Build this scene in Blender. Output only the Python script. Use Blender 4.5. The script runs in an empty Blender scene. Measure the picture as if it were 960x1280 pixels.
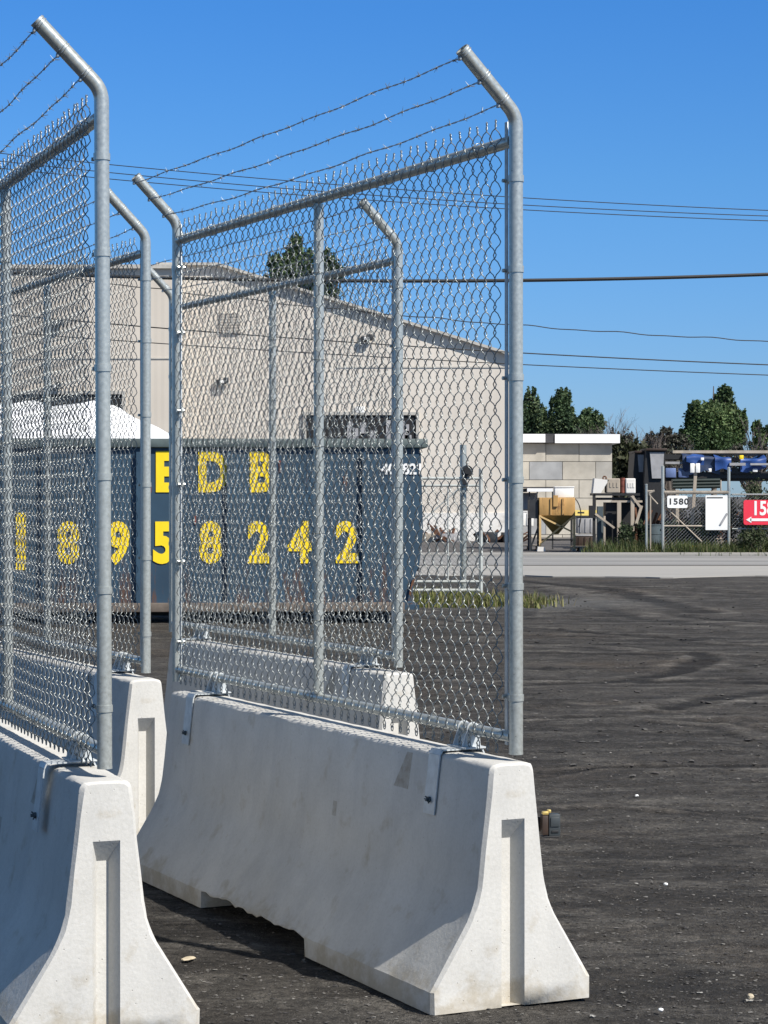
import bpy, bmesh, math, random
import numpy as np
from mathutils import Vector, Matrix
random.seed(7); rng = np.random.default_rng(7)
R = math.radians
sc = bpy.context.scene
COL = sc.collection
# ------------------------------------------------------------------ camera
F = 2738.0; CX = 480.0; HY = 620.0; CH = 1.7          # focal length in px of a 960x1280 frame, horizon row, eye height
cam = bpy.data.cameras.new('camera'); cam.sensor_fit = 'VERTICAL'; cam.sensor_height = 24.0
cam.lens = 24.0 * F / 1280.0; cam.shift_y = -20.0 / 1280.0; cam.clip_start = 0.1; cam.clip_end = 6000
co = bpy.data.objects.new('camera', cam); COL.objects.link(co)
co.location = (0, 0, CH); co.rotation_euler = (R(90), 0, 0)
sc.camera = co
# ------------------------------------------------------------------ light
SUN_AZ = 129.5          # clockwise from +Y (view axis) to where the sun stands
SUN_EL = 45.0
w = bpy.data.worlds.new('World'); sc.world = w; w.use_nodes = True
nt = w.node_tree; nt.nodes.clear()
sky = nt.nodes.new('ShaderNodeTexSky'); sky.sky_type = 'NISHITA'; sky.sun_disc = False
sky.sun_elevation = R(SUN_EL); sky.sun_rotation = R(SUN_AZ)
sky.altitude = 200; sky.air_density = 1.0; sky.dust_density = 0.2; sky.ozone_density = 2.0
stc = nt.nodes.new('ShaderNodeTexCoord'); ssx = nt.nodes.new('ShaderNodeSeparateXYZ'); nt.links.new(stc.outputs['Generated'], ssx.inputs[0])
hs = nt.nodes.new('ShaderNodeValToRGB'); el_ = hs.color_ramp.elements                      # deep clear blue of a dry morning sky
el_[0].position = .03; el_[0].color = (.40, .62, 1.07, 1); el_[1].position = .75; el_[1].color = (1.05, .97, .88, 1)
for p_, c_ in ((.14, (.35, .71, 1.15, 1)), (.22, (.28, .71, 1.25, 1)), (.31, (.70, .87, .97, 1))):
    e_ = el_.new(p_); e_.color = c_
smx = nt.nodes.new('ShaderNodeMix'); smx.data_type = 'RGBA'; smx.blend_type = 'MULTIPLY'; smx.inputs[0].default_value = 1; smx.clamp_result = False
nt.links.new(ssx.outputs[2], hs.inputs[0]); nt.links.new(sky.outputs[0], smx.inputs[6]); nt.links.new(hs.outputs[0], smx.inputs[7])
bg = nt.nodes.new('ShaderNodeBackground'); bg.inputs['Strength'].default_value = 0.075
out = nt.nodes.new('ShaderNodeOutputWorld')
nt.links.new(smx.outputs[2], bg.inputs[0]); nt.links.new(bg.outputs[0], out.inputs[0])
sl = bpy.data.lights.new('sun', 'SUN'); sl.energy = 5.0; sl.angle = R(0.53); sl.color = (1.0, 0.945, 0.865)
so = bpy.data.objects.new('sun', sl); COL.objects.link(so)
sdir = Vector((math.sin(R(SUN_AZ)) * math.cos(R(SUN_EL)), math.cos(R(SUN_AZ)) * math.cos(R(SUN_EL)), math.sin(R(SUN_EL))))
so.rotation_euler = sdir.to_track_quat('Z', 'Y').to_euler(); so.location = (20, -20, 30)
sc.view_settings.view_transform = 'Standard'; sc.view_settings.look = 'None'; sc.view_settings.gamma = 1
sc.view_settings.use_curve_mapping = False; sc.view_settings.exposure = 0.55
sc.cycles.max_bounces = 6; sc.cycles.use_denoising = True

def at(px, py, Y):
    return Vector(((px - CX) / F * Y, Y, CH - (py - HY) / F * Y))

# ------------------------------------------------------------------ materials
def nodes_of(name):
    m = bpy.data.materials.new(name); m.use_nodes = True
    n = m.node_tree.nodes; l = m.node_tree.links
    return m, n, l, n['Principled BSDF']
def mat(name, c, rough=0.7, metal=0.0, var=0.15, scale=6.0, bump=0.0, bscale=60.0, c2=None, c2at=0.6, stretch=(1, 1, 1), spec=0.5, coat=0):
    m, n, l, b = nodes_of(name)
    tc = n.new('ShaderNodeTexCoord'); mp = n.new('ShaderNodeMapping'); mp.inputs['Scale'].default_value = stretch
    l.new(tc.outputs['Object'], mp.inputs[0])
    no = n.new('ShaderNodeTexNoise'); no.inputs['Scale'].default_value = scale; no.inputs['Detail'].default_value = 8; no.inputs['Roughness'].default_value = 0.6
    l.new(mp.outputs[0], no.inputs['Vector'])
    rp = n.new('ShaderNodeValToRGB'); e = rp.color_ramp.elements
    e[0].position = 0.3; e[1].position = 0.7
    e[0].color = (c[0] * (1 - var), c[1] * (1 - var), c[2] * (1 - var), 1); e[1].color = (min(1, c[0] * (1 + var)), min(1, c[1] * (1 + var)), min(1, c[2] * (1 + var)), 1)
    l.new(no.outputs[0], rp.inputs[0]); src = rp.outputs[0]
    if c2:
        n2 = n.new('ShaderNodeTexNoise'); n2.inputs['Scale'].default_value = scale * 0.6; n2.inputs['Detail'].default_value = 10; n2.inputs['Roughness'].default_value = 0.7
        l.new(mp.outputs[0], n2.inputs['Vector'])
        r2 = n.new('ShaderNodeValToRGB'); r2.color_ramp.elements[0].position = c2at; r2.color_ramp.elements[1].position = min(1, c2at + 0.07)
        l.new(n2.outputs[0], r2.inputs[0])
        mx = n.new('ShaderNodeMix'); mx.data_type = 'RGBA'; l.new(r2.outputs[0], mx.inputs[0]); l.new(src, mx.inputs[6]); mx.inputs[7].default_value = (*c2, 1)
        src = mx.outputs[2]
    l.new(src, b.inputs['Base Color'])
    b.inputs['Roughness'].default_value = rough; b.inputs['Metallic'].default_value = metal
    b.inputs['Specular IOR Level'].default_value = spec
    if bump:
        nb = n.new('ShaderNodeTexNoise'); nb.inputs['Scale'].default_value = bscale; nb.inputs['Detail'].default_value = 5
        l.new(tc.outputs['Object'], nb.inputs['Vector'])
        bp = n.new('ShaderNodeBump'); bp.inputs['Strength'].default_value = bump; bp.inputs['Distance'].default_value = 0.004
        l.new(nb.outputs[0], bp.inputs['Height']); l.new(bp.outputs[0], b.inputs['Normal'])
    return m
def concrete_mat():
    m, n, l, b = nodes_of('cast_concrete')
    tc = n.new('ShaderNodeTexCoord')
    def noise(scale, det, sx=(1, 1, 1), off=(0, 0, 0)):
        mp = n.new('ShaderNodeMapping'); mp.inputs['Scale'].default_value = sx; mp.inputs['Location'].default_value = off
        l.new(tc.outputs['Object'], mp.inputs[0])
        t = n.new('ShaderNodeTexNoise'); t.inputs['Scale'].default_value = scale; t.inputs['Detail'].default_value = det; t.inputs['Roughness'].default_value = .62
        l.new(mp.outputs[0], t.inputs['Vector']); return t.outputs[0]
    def ramp(s, a, b_, ca, cb):
        r = n.new('ShaderNodeValToRGB'); r.color_ramp.elements[0].position = a; r.color_ramp.elements[1].position = b_
        r.color_ramp.elements[0].color = (*ca, 1); r.color_ramp.elements[1].color = (*cb, 1); l.new(s, r.inputs[0]); return r.outputs[0]
    def mult(a, b_, f=1.0):
        x = n.new('ShaderNodeMix'); x.data_type = 'RGBA'; x.blend_type = 'MULTIPLY'; x.inputs[0].default_value = f
        l.new(a, x.inputs[6]); l.new(b_, x.inputs[7]); return x.outputs[2]
    c = ramp(noise(3.0, 8), .3, .7, (.52, .508, .475), (.61, .598, .565))
    c = mult(c, ramp(noise(7, 7, (1, 1, .22), (3, 1, 0)), .36, .52, (.82, .83, .85), (1, 1, 1)), .45)       # vertical run marks
    c = mult(c, ramp(noise(1.3, 6, (1, 1, 1), (9, 4, 2)), .38, .6, (.82, .83, .84), (1, 1, 1)), .5)       # damp clouds
    v = n.new('ShaderNodeTexVoronoi'); v.inputs['Scale'].default_value = 26; l.new(tc.outputs['Object'], v.inputs['Vector'])
    c = mult(c, ramp(v.outputs['Distance'], .035, .07, (.5, .48, .45), (1, 1, 1)), .8)                     # bug holes
    c = mult(c, ramp(noise(90, 3), .35, .6, (.93, .93, .92), (1, 1, 1)))
    sx = n.new('ShaderNodeSeparateXYZ'); l.new(tc.outputs['Object'], sx.inputs[0])
    def mth(op, a, b_=None):
        q = n.new('ShaderNodeMath'); q.operation = op
        for i_, v_ in enumerate((a, b_)):
            if v_ is None: continue
            if isinstance(v_, (int, float)): q.inputs[i_].default_value = v_
            else: l.new(v_, q.inputs[i_])
        return q.outputs[0]
    def patch(yc, hw, zlo, zhi, slant, flare):
        dz = mth('SUBTRACT', zhi, sx.outputs[2]); yc2 = mth('ADD', yc, mth('MULTIPLY', dz, slant)); d = mth('ABSOLUTE', mth('SUBTRACT', sx.outputs[1], yc2))
        m1 = mth('LESS_THAN', d, mth('ADD', hw, mth('MULTIPLY', dz, flare)))
        return mth('MULTIPLY', mth('MULTIPLY', m1, mth('GREATER_THAN', sx.outputs[2], zlo)), mth('MULTIPLY', mth('LESS_THAN', sx.outputs[2], zhi), mth('LESS_THAN', sx.outputs[0], 0)))
    st = mth('MULTIPLY', mth('ADD', patch(.60, .022, .66, .79, .35, .28), patch(1.18, .018, .49, .545, 0, 0)), mth('MULTIPLY', noise(30, 4), 1.1))
    x = n.new('ShaderNodeMix'); x.data_type = 'RGBA'; x.blend_type = 'MULTIPLY'; l.new(st, x.inputs[0]); l.new(c, x.inputs[6]); x.inputs[7].default_value = (.50, .44, .36, 1); c = x.outputs[2]
    gr = mth('SUBTRACT', mth('ADD', noise(9, 8, (1, 1, 1), (5, 5, 0)), mth('MULTIPLY', mth('MAXIMUM', mth('SUBTRACT', .16, sx.outputs[2]), 0), 1.5)), .58)
    x = n.new('ShaderNodeMix'); x.data_type = 'RGBA'; x.blend_type = 'MULTIPLY'; x.clamp_factor = True; l.new(mth('MULTIPLY', gr, 6.0), x.inputs[0]); l.new(c, x.inputs[6]); x.inputs[7].default_value = (.80, .75, .67, 1); c = x.outputs[2]
    l.new(c, b.inputs['Base Color']); b.inputs['Roughness'].default_value = .82; b.inputs['Specular IOR Level'].default_value = .3
    bp = n.new('ShaderNodeBump'); bp.inputs['Strength'].default_value = .35; bp.inputs['Distance'].default_value = .004
    ad = n.new('ShaderNodeMath'); ad.operation = 'ADD'
    l.new(noise(60, 6), ad.inputs[0]); l.new(ramp(v.outputs['Distance'], .03, .08, (0, 0, 0), (1, 1, 1)), ad.inputs[1])
    l.new(ad.outputs[0], bp.inputs['Height']); l.new(bp.outputs[0], b.inputs['Normal'])
    return m
def galv_mat(name, c=(.45, .468, .44), rough=.30, sc_=55, metal=.5):
    m, n, l, b = nodes_of(name)
    tc = n.new('ShaderNodeTexCoord')
    v = n.new('ShaderNodeTexNoise'); v.inputs['Scale'].default_value = sc_; v.inputs['Detail'].default_value = 4; l.new(tc.outputs['Object'], v.inputs['Vector'])
    r = n.new('ShaderNodeValToRGB'); r.color_ramp.elements[0].position = .35; r.color_ramp.elements[1].position = .65
    r.color_ramp.elements[0].color = (c[0] * .86, c[1] * .86, c[2] * .86, 1); r.color_ramp.elements[1].color = (c[0] * 1.07, c[1] * 1.07, c[2] * 1.07, 1)
    l.new(v.outputs[0], r.inputs[0]); l.new(r.outputs[0], b.inputs['Base Color'])
    mr = n.new('ShaderNodeMapRange'); mr.inputs[3].default_value = rough - .08; mr.inputs[4].default_value = rough + .1
    l.new(v.outputs[0], mr.inputs[0]); l.new(mr.outputs[0], b.inputs['Roughness']); b.inputs['Metallic'].default_value = metal
    return m
def attr_mat(name, rough=.8, var=.1, scale=4, metal=0, trans=0, bump=0):
    m, n, l, b = nodes_of(name)
    a = n.new('ShaderNodeAttribute'); a.attribute_name = 'tint'
    tc = n.new('ShaderNodeTexCoord'); t = n.new('ShaderNodeTexNoise'); t.inputs['Scale'].default_value = scale; t.inputs['Detail'].default_value = 7
    l.new(tc.outputs['Object'], t.inputs['Vector'])
    r = n.new('ShaderNodeValToRGB'); r.color_ramp.elements[0].color = (1 - var,) * 3 + (1,); r.color_ramp.elements[1].color = (1, 1, 1, 1)
    r.color_ramp.elements[0].position = .35; r.color_ramp.elements[1].position = .6
    l.new(t.outputs[0], r.inputs[0])
    x = n.new('ShaderNodeMix'); x.data_type = 'RGBA'; x.blend_type = 'MULTIPLY'; x.inputs[0].default_value = 1
    l.new(a.outputs['Color'], x.inputs[6]); l.new(r.outputs[0], x.inputs[7]); l.new(x.outputs[2], b.inputs['Base Color'])
    b.inputs['Roughness'].default_value = rough; b.inputs['Metallic'].default_value = metal
    if trans:
        b.inputs['Specular IOR Level'].default_value = .3
        b.inputs['Transmission Weight'].default_value = 0
        tr = n.new('ShaderNodeBsdfTranslucent'); l.new(x.outputs[2], tr.inputs[0])
        ms = n.new('ShaderNodeMixShader'); ms.inputs[0].default_value = trans
        l.new(b.outputs[0], ms.inputs[1]); l.new(tr.outputs[0], ms.inputs[2]); l.new(ms.outputs[0], n['Material Output'].inputs[0])
    return m
def container_mat():
    m, n, l, b = nodes_of('container_paint')
    tc = n.new('ShaderNodeTexCoord')
    t = n.new('ShaderNodeTexNoise'); t.inputs['Scale'].default_value = 1.4; t.inputs['Detail'].default_value = 9; l.new(tc.outputs['Object'], t.inputs['Vector'])
    r = n.new('ShaderNodeValToRGB'); r.color_ramp.elements[0].position = .3; r.color_ramp.elements[1].position = .7
    r.color_ramp.elements[0].color = (.018, .042, .070, 1); r.color_ramp.elements[1].color = (.030, .070, .112, 1); l.new(t.outputs[0], r.inputs[0])
    mp = n.new('ShaderNodeMapping'); mp.inputs['Scale'].default_value = (2.2, 1, .35); l.new(tc.outputs['Object'], mp.inputs[0])
    t2 = n.new('ShaderNodeTexNoise'); t2.inputs['Scale'].default_value = 2.6; t2.inputs['Detail'].default_value = 12; t2.inputs['Roughness'].default_value = .72; l.new(mp.outputs[0], t2.inputs['Vector'])
    sz = n.new('ShaderNodeSeparateXYZ'); l.new(tc.outputs['Object'], sz.inputs[0])
    mr = n.new('ShaderNodeMapRange'); mr.inputs[1].default_value = .2; mr.inputs[2].default_value = 1.0; mr.inputs[3].default_value = .13; mr.inputs[4].default_value = 0; l.new(sz.outputs[2], mr.inputs[0])
    ad = n.new('ShaderNodeMath'); ad.operation = 'ADD'; l.new(t2.outputs[0], ad.inputs[0]); l.new(mr.outputs[0], ad.inputs[1])
    r2 = n.new('ShaderNodeValToRGB'); r2.color_ramp.elements[0].position = .62; r2.color_ramp.elements[1].position = .68; l.new(ad.outputs[0], r2.inputs[0])
    x = n.new('ShaderNodeMix'); x.data_type = 'RGBA'; l.new(r2.outputs[0], x.inputs[0]); l.new(r.outputs[0], x.inputs[6]); x.inputs[7].default_value = (.09, .05, .035, 1)
    l.new(x.outputs[2], b.inputs['Base Color']); b.inputs['Roughness'].default_value = .55
    return m
def ground_mat():
    m, n, l, b = nodes_of('dirt_and_millings')
    tc = n.new('ShaderNodeTexCoord')
    def noise(scale, det, sx=(1, 1, 1), rg=.6):
        mp = n.new('ShaderNodeMapping'); mp.inputs['Scale'].default_value = sx; mp.inputs['Rotation'].default_value = (0, 0, R(4)); l.new(tc.outputs['Object'], mp.inputs[0])
        t = n.new('ShaderNodeTexNoise'); t.inputs['Scale'].default_value = scale; t.inputs['Detail'].default_value = det; t.inputs['Roughness'].default_value = rg
        l.new(mp.outputs[0], t.inputs['Vector']); return t.outputs[0]
    def ramp(s, a, b_, ca, cb):
        r = n.new('ShaderNodeValToRGB'); r.color_ramp.elements[0].position = a; r.color_ramp.elements[1].position = b_
        r.color_ramp.elements[0].color = (*ca, 1); r.color_ramp.elements[1].color = (*cb, 1); l.new(s, r.inputs[0]); return r.outputs[0]
    def mix(f, a, b_, mode='MIX'):
        x = n.new('ShaderNodeMix'); x.data_type = 'RGBA'; x.blend_type = mode
        if isinstance(f, float): x.inputs[0].default_value = f
        else: l.new(f, x.inputs[0])
        l.new(a, x.inputs[6]); l.new(b_, x.inputs[7]); return x.outputs[2]
    base = ramp(noise(.55, 8, (.5, 1, 1)), .35, .65, (.034, .032, .030), (.054, .050, .046))
    streak = ramp(noise(1.6, 9, (.55, 1.6, 1), .74), .47, .66, (0, 0, 0), (1, 1, 1))
    pale = ramp(noise(30, 4), .3, .7, (.080, .076, .071), (.135, .130, .122))
    c = mix(streak, base, pale)
    brown = ramp(noise(9, 6), .3, .7, (.045, .035, .026), (.085, .068, .052))
    bm_ = ramp(noise(.35, 3), .56, .72, (0, 0, 0), (.6, .6, .6))
    c = mix(bm_, c, brown)
    c = mix(1.0, c, ramp(noise(34, 8, (1, 1, 1), .85), .36, .64, (.34, .34, .34), (1.95, 1.93, 1.89)), 'MULTIPLY')
    c = mix(1.0, c, ramp(noise(5, 9, (.85, 1.1, 1), .78), .36, .62, (.60, .60, .60), (1.36, 1.35, 1.33)), 'MULTIPLY')
    at_ = n.new('ShaderNodeAttribute'); at_.attribute_name = 'tint'; sc2 = n.new('ShaderNodeSeparateColor'); l.new(at_.outputs['Color'], sc2.inputs[0])
    c = mix(1.0, c, ramp(sc2.outputs[0], .22, .8, (.46, .45, .44), (1.6, 1.58, 1.54)), 'MULTIPLY')
    c = mix(sc2.outputs[1], c, ramp(noise(14, 6), .3, .7, (.10, .10, .098), (.19, .19, .185)))
    v = n.new('ShaderNodeTexVoronoi'); v.inputs['Scale'].default_value = 42; l.new(tc.outputs['Object'], v.inputs['Vector'])
    vm = n.new('ShaderNodeMath'); vm.operation = 'LESS_THAN'; vm.inputs[1].default_value = .16; l.new(v.outputs['Distance'], vm.inputs[0])
    sp = n.new('ShaderNodeSeparateColor'); l.new(v.outputs['Color'], sp.inputs[0])
    gt = n.new('ShaderNodeMath'); gt.operation = 'GREATER_THAN'; gt.inputs[1].default_value = .8; l.new(sp.outputs[0], gt.inputs[0])
    ml = n.new('ShaderNodeMath'); ml.operation = 'MULTIPLY'; l.new(vm.outputs[0], ml.inputs[0]); l.new(gt.outputs[0], ml.inputs[1])
    c = mix(ml.outputs[0], c, ramp(noise(20, 2), .4, .6, (.13, .125, .115), (.26, .25, .24)))
    l.new(c, b.inputs['Base Color']); b.inputs['Roughness'].default_value = .92; b.inputs['Specular IOR Level'].default_value = .25
    ad = n.new('ShaderNodeMath'); ad.operation = 'ADD'; l.new(noise(28, 8, (.8, 1.2, 1), .75), ad.inputs[0]); l.new(noise(120, 3), ad.inputs[1])
    bp = n.new('ShaderNodeBump'); bp.inputs['Strength'].default_value = 1.0; bp.inputs['Distance'].default_value = .03
    l.new(ad.outputs[0], bp.inputs['Height']); l.new(bp.outputs[0], b.inputs['Normal'])
    return m
def siding_mat(name, c, pitch=.3, seam=None, seamz=None):
    m, n, l, b = nodes_of(name)
    tc = n.new('ShaderNodeTexCoord')
    wv = n.new('ShaderNodeTexWave'); wv.wave_type = 'BANDS'; wv.bands_direction = 'X'; wv.wave_profile = 'TRI'; wv.inputs['Scale'].default_value = 1 / pitch / 2 / math.pi * 3.14
    l.new(tc.outputs['Object'], wv.inputs['Vector'])
    t = n.new('ShaderNodeTexNoise'); t.inputs['Scale'].default_value = .35; t.inputs['Detail'].default_value = 8; l.new(tc.outputs['Object'], t.inputs['Vector'])
    r = n.new('ShaderNodeValToRGB'); r.color_ramp.elements[0].position = .3; r.color_ramp.elements[1].position = .7
    r.color_ramp.elements[0].color = (c[0] * .9, c[1] * .89, c[2] * .88, 1); r.color_ramp.elements[1].color = (c[0] * 1.05, c[1] * 1.05, c[2] * 1.05, 1)
    l.new(t.outputs[0], r.inputs[0]); l.new(r.outputs[0], b.inputs['Base Color'])
    bp = n.new('ShaderNodeBump'); bp.inputs['Strength'].default_value = .10; bp.inputs['Distance'].default_value = .03
    l.new(wv.outputs[0], bp.inputs['Height']); l.new(bp.outputs[0], b.inputs['Normal']); b.inputs['Roughness'].default_value = .6
    return m
M = dict(
    concrete=concrete_mat(), pipe=galv_mat('galvanised_pipe', sc_=80), wire=galv_mat('galvanised_wire', (.25, .265, .26), .34, 20, .7),
    strap=galv_mat('dull_galvanised_strap', (.50, .53, .54), .5, 30, .25), bolt=galv_mat('dark_bolt_steel', (.07, .09, .1), .5, 80, .5),
    barb=galv_mat('weathered_barbed_wire', (.3, .33, .35), .5, 20, .6),
    rust=mat('rusty_steel', (.12, .055, .03), .85, .1, .4, 12, .4, 40), cont=container_mat(),
    grime=mat('grimy_lower_rail', (.13, .105, .085), .8, 0, .3, 6, .2, 30, (.10, .055, .035), .58), rim=mat('faded_green_grey_paint', (.075, .10, .10), .6, 0, .3, 5), yellow=mat('yellow_sign_paint', (.85, .62, .01), .55, 0, .06, 4),
    white=mat('white_paint', (.78, .78, .76), .6, 0, .06, 3), whitecloth=mat('white_tarpaulin', (.82, .83, .84), .55, 0, .04, 3, .2, 6),
    black=mat('black_rubber', (.012, .012, .013), .6, 0, .3, 8), dark=mat('dark_steel', (.03, .032, .035), .55, .2, .35, 5),
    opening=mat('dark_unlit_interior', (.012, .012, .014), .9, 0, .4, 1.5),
    asphalt=mat('worn_pale_asphalt', (.225, .222, .215), .85, 0, .25, .7, .3, 40, (.13, .13, .128), .55, (.10, 2.6, 1)),
    apron=mat('pale_concrete_shoulder', (.285, .275, .255), .85, 0, .10, .9, .2, 40, (.24, .235, .225), .66, (.2, 1.4, 1)),
    yard=mat('yard_asphalt', (.075, .07, .068), .9, 0, .2, .8, .3, 30, (.05, .046, .044), .55, (.2, 1.2, 1)),
    ground=ground_mat(), beige=siding_mat('beige_metal_siding', (.56, .51, .44), .4), pale=siding_mat('pale_stucco_panel', (.60, .555, .49), .6),
    band=mat('white_foundation_paint', (.68, .66, .62), .8, 0, .12, .6, c2=(.42, .38, .34), c2at=.66), trim=mat('grey_roof_trim', (.42, .40, .36), .6),
    fascia=mat('white_roof_fascia', (.80, .80, .80), .5, 0, .03), roofdark=mat('dark_roofing', (.05, .05, .055), .8),
    block=attr_mat('precast_block', .9, .25, 1.2), leaf=attr_mat('tree_leaves', .65, .35, .5, 0, .25), bark=mat('grey_bark', (.11, .09, .075), .9, 0, .3, 3),
    twig=mat('bare_twigs', (.16, .135, .12), .9, 0, .3, 3), grass=attr_mat('weed_blades', .7, .2, 3, 0, .3),
    hopper=mat('weathered_yellow_steel', (.44, .26, .09), .65, 0, .3, 2.6, .2, 20, (.17, .085, .035), .53, (1, 1, .3)), hopperdark=mat('olive_hopper_cone', (.22, .15, .04), .7, 0, .3, 3),
    hopperleg=mat('tan_painted_steel', (.55, .38, .17), .6, 0, .2, 4),
    grey=mat('grey_plastic', (.035, .042, .046), .5, 0, .15, 6), frameg=mat('mid_grey_plastic_frame', (.13,.14,.15), .5), midgrey=mat('grey_painted_steel', (.30, .30, .31), .6, 0, .25, 2, c2=(.16, .14, .12), c2at=.62),
    wood=mat('weathered_timber', (.36, .31, .25), .85, 0, .25, 3, .3, 20, stretch=(1, 1, .2)), red=mat('red_sign_paint', (.72, .03, .06), .5, 0, .06, 3),
    redrust=mat('rusty_red_steel', (.16, .045, .03), .8, 0, .4, 6), blue=mat('blue_tarpaulin', (.018, .06, .22), .45, 0, .3, 2.5), darkblue=mat('dark_blue_paint', (.015, .03, .075), .4, 0, .3, 2.5),
    sky_tint=mat('painted_sky_reflection', (.12, .17, .33), .35, 0, .25, 2), greenpipe=mat('dark_green_pipe', (.018, .028, .024), .45, 0, .2, 3), ink=mat('black_sign_ink', (.02, .02, .02), .6),
    brass=mat('brass_fitting', (.75, .55, .18), .35, .6, .1), brown=mat('brown_plastic', (.035, .02, .013), .6, 0, .3, 30), tan=mat('tan_stone', (.42, .36, .26), .9, 0, .2, 40, .5, 90),
    stone=attr_mat('loose_gravel', .9, .2, 40), teal=mat('blue_grey_steel', (.06, .085, .10), .6, 0, .3, 3),
)
# ------------------------------------------------------------------ mesh helpers
def finish(bm, name, m, parent=None, smooth=True, angle=.6, loc=None):
    bmesh.ops.recalc_face_normals(bm, faces=bm.faces)
    if smooth:
        for f in bm.faces: f.smooth = True
        for e in bm.edges:
            if len(e.link_faces) == 2 and e.calc_face_angle(0) > angle: e.smooth = False
    me = bpy.data.meshes.new(name); bm.to_mesh(me); bm.free(); me.materials.append(m)
    o = bpy.data.objects.new(name, me); COL.objects.link(o)
    if parent: o.parent = parent
    if loc: o.location = loc
    return o
def raw(name, verts, faces, m, parent=None, smooth=False, tint=None):
    me = bpy.data.meshes.new(name); me.from_pydata(verts, [], faces); me.materials.append(m)
    if smooth: me.polygons.foreach_set('use_smooth', [True] * len(me.polygons))
    if tint is not None:
        a = me.color_attributes.new('tint', 'FLOAT_COLOR', 'POINT'); a.data.foreach_set('color', np.asarray(tint, dtype=np.float32).ravel())
    me.update()
    o = bpy.data.objects.new(name, me); COL.objects.link(o)
    if parent: o.parent = parent
    return o
def box(bm, c, s, bevel=0, rot=None):
    r = bmesh.ops.create_cube(bm, size=1); vs = r['verts']
    bmesh.ops.scale(bm, vec=s, verts=vs)
    if bevel:
        es = list({e for v in vs for e in v.link_edges})
        vs = bmesh.ops.bevel(bm, geom=es, offset=bevel, segments=2, affect='EDGES', profile=.5)['verts']
    if rot is not None: bmesh.ops.rotate(bm, cent=(0, 0, 0), matrix=rot, verts=vs)
    bmesh.ops.translate(bm, vec=c, verts=vs); return vs
def tube(bm, pts, r, n=10, cap=True, rs=None):
    pts = [Vector(p) for p in pts]; rings = []; prev = None
    for i, p in enumerate(pts):
        t = (pts[min(i + 1, len(pts) - 1)] - pts[max(i - 1, 0)]).normalized()
        if prev is None:
            a = Vector((0, 0, 1)) if abs(t.z) < .9 else Vector((0, 1, 0)); nrm = t.cross(a).normalized()
        else: nrm = (prev - t * prev.dot(t)).normalized()
        prev = nrm; b = t.cross(nrm); rr = rs[i] if rs else r
        rings.append([bm.verts.new(p + (nrm * math.cos(2 * math.pi * k / n) + b * math.sin(2 * math.pi * k / n)) * rr) for k in range(n)])
    for a, b in zip(rings, rings[1:]):
        for k in range(n): bm.faces.new((a[k], a[(k + 1) % n], b[(k + 1) % n], b[k]))
    if cap: bm.faces.new(rings[0][::-1]); bm.faces.new(rings[-1])
def bar(bm, a, b, wx, wz):
    a, b = Vector(a), Vector(b); d = b - a
    q = d.to_track_quat('X', 'Z').to_matrix()
    box(bm, (a + b) / 2, (d.length, wx, wz), rot=q)
def prism(bm, poly, y0, y1):
    """polygon in XZ extruded from y0 to y1"""
    a = [bm.verts.new((x, y0, z)) for x, z in poly]; b = [bm.verts.new((x, y1, z)) for x, z in poly]
    fs = [bm.faces.new(a), bm.faces.new(b[::-1])]
    for i in range(len(poly)): bm.faces.new((a[i], b[i], b[(i + 1) % len(poly)], a[(i + 1) % len(poly)]))
    bmesh.ops.triangulate(bm, faces=fs)
def split_loose(o):
    me = o.data; bm = bmesh.new(); bm.from_mesh(me); bm.verts.ensure_lookup_table(); seen = set(); out_ = [o]; isl = []
    for v in bm.verts:
        if v.index in seen: continue
        st = [v]; cur = []; seen.add(v.index)
        while st:
            q = st.pop(); cur.append(q)
            for e in q.link_edges:
                w2 = e.other_vert(q)
                if w2.index not in seen: seen.add(w2.index); st.append(w2)
        isl.append([q.index for q in cur])
    bm.free()
    if len(isl) < 2: return out_
    for k_, ix in enumerate(isl):
        b2 = bmesh.new(); b2.from_mesh(me); b2.verts.ensure_lookup_table(); keep = set(ix)
        bmesh.ops.delete(b2, geom=[v for v in b2.verts if v.index not in keep], context='VERTS')
        m2 = bpy.data.meshes.new(me.name); b2.to_mesh(m2); b2.free(); m2.materials.append(me.materials[0])
        if k_ == 0: new0 = m2
        else:
            c = bpy.data.objects.new(o.name.split('.')[0], m2); COL.objects.link(c); c.parent = o.parent; c.location = o.location; out_.append(c)
    o.data = new0
    return out_
def empty(name, loc=(0, 0, 0), rz=0):
    o = bpy.data.objects.new(name, None); COL.objects.link(o); o.location = loc; o.rotation_euler = (0, 0, rz); o.empty_display_size = .2; return o
def tag(o, label=None, cat=None, group=None, kind=None):
    if label: o['label'] = label
    if cat: o['category'] = cat
    if group: o['group'] = group
    if kind: o['kind'] = kind
    return o
def copy_tree(o, parent=None):
    c = o.copy(); COL.objects.link(c); c.parent = parent
    if parent: c.matrix_parent_inverse = o.matrix_parent_inverse.copy()
    for ch in list(o.children): copy_tree(ch, c)
    return c
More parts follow.
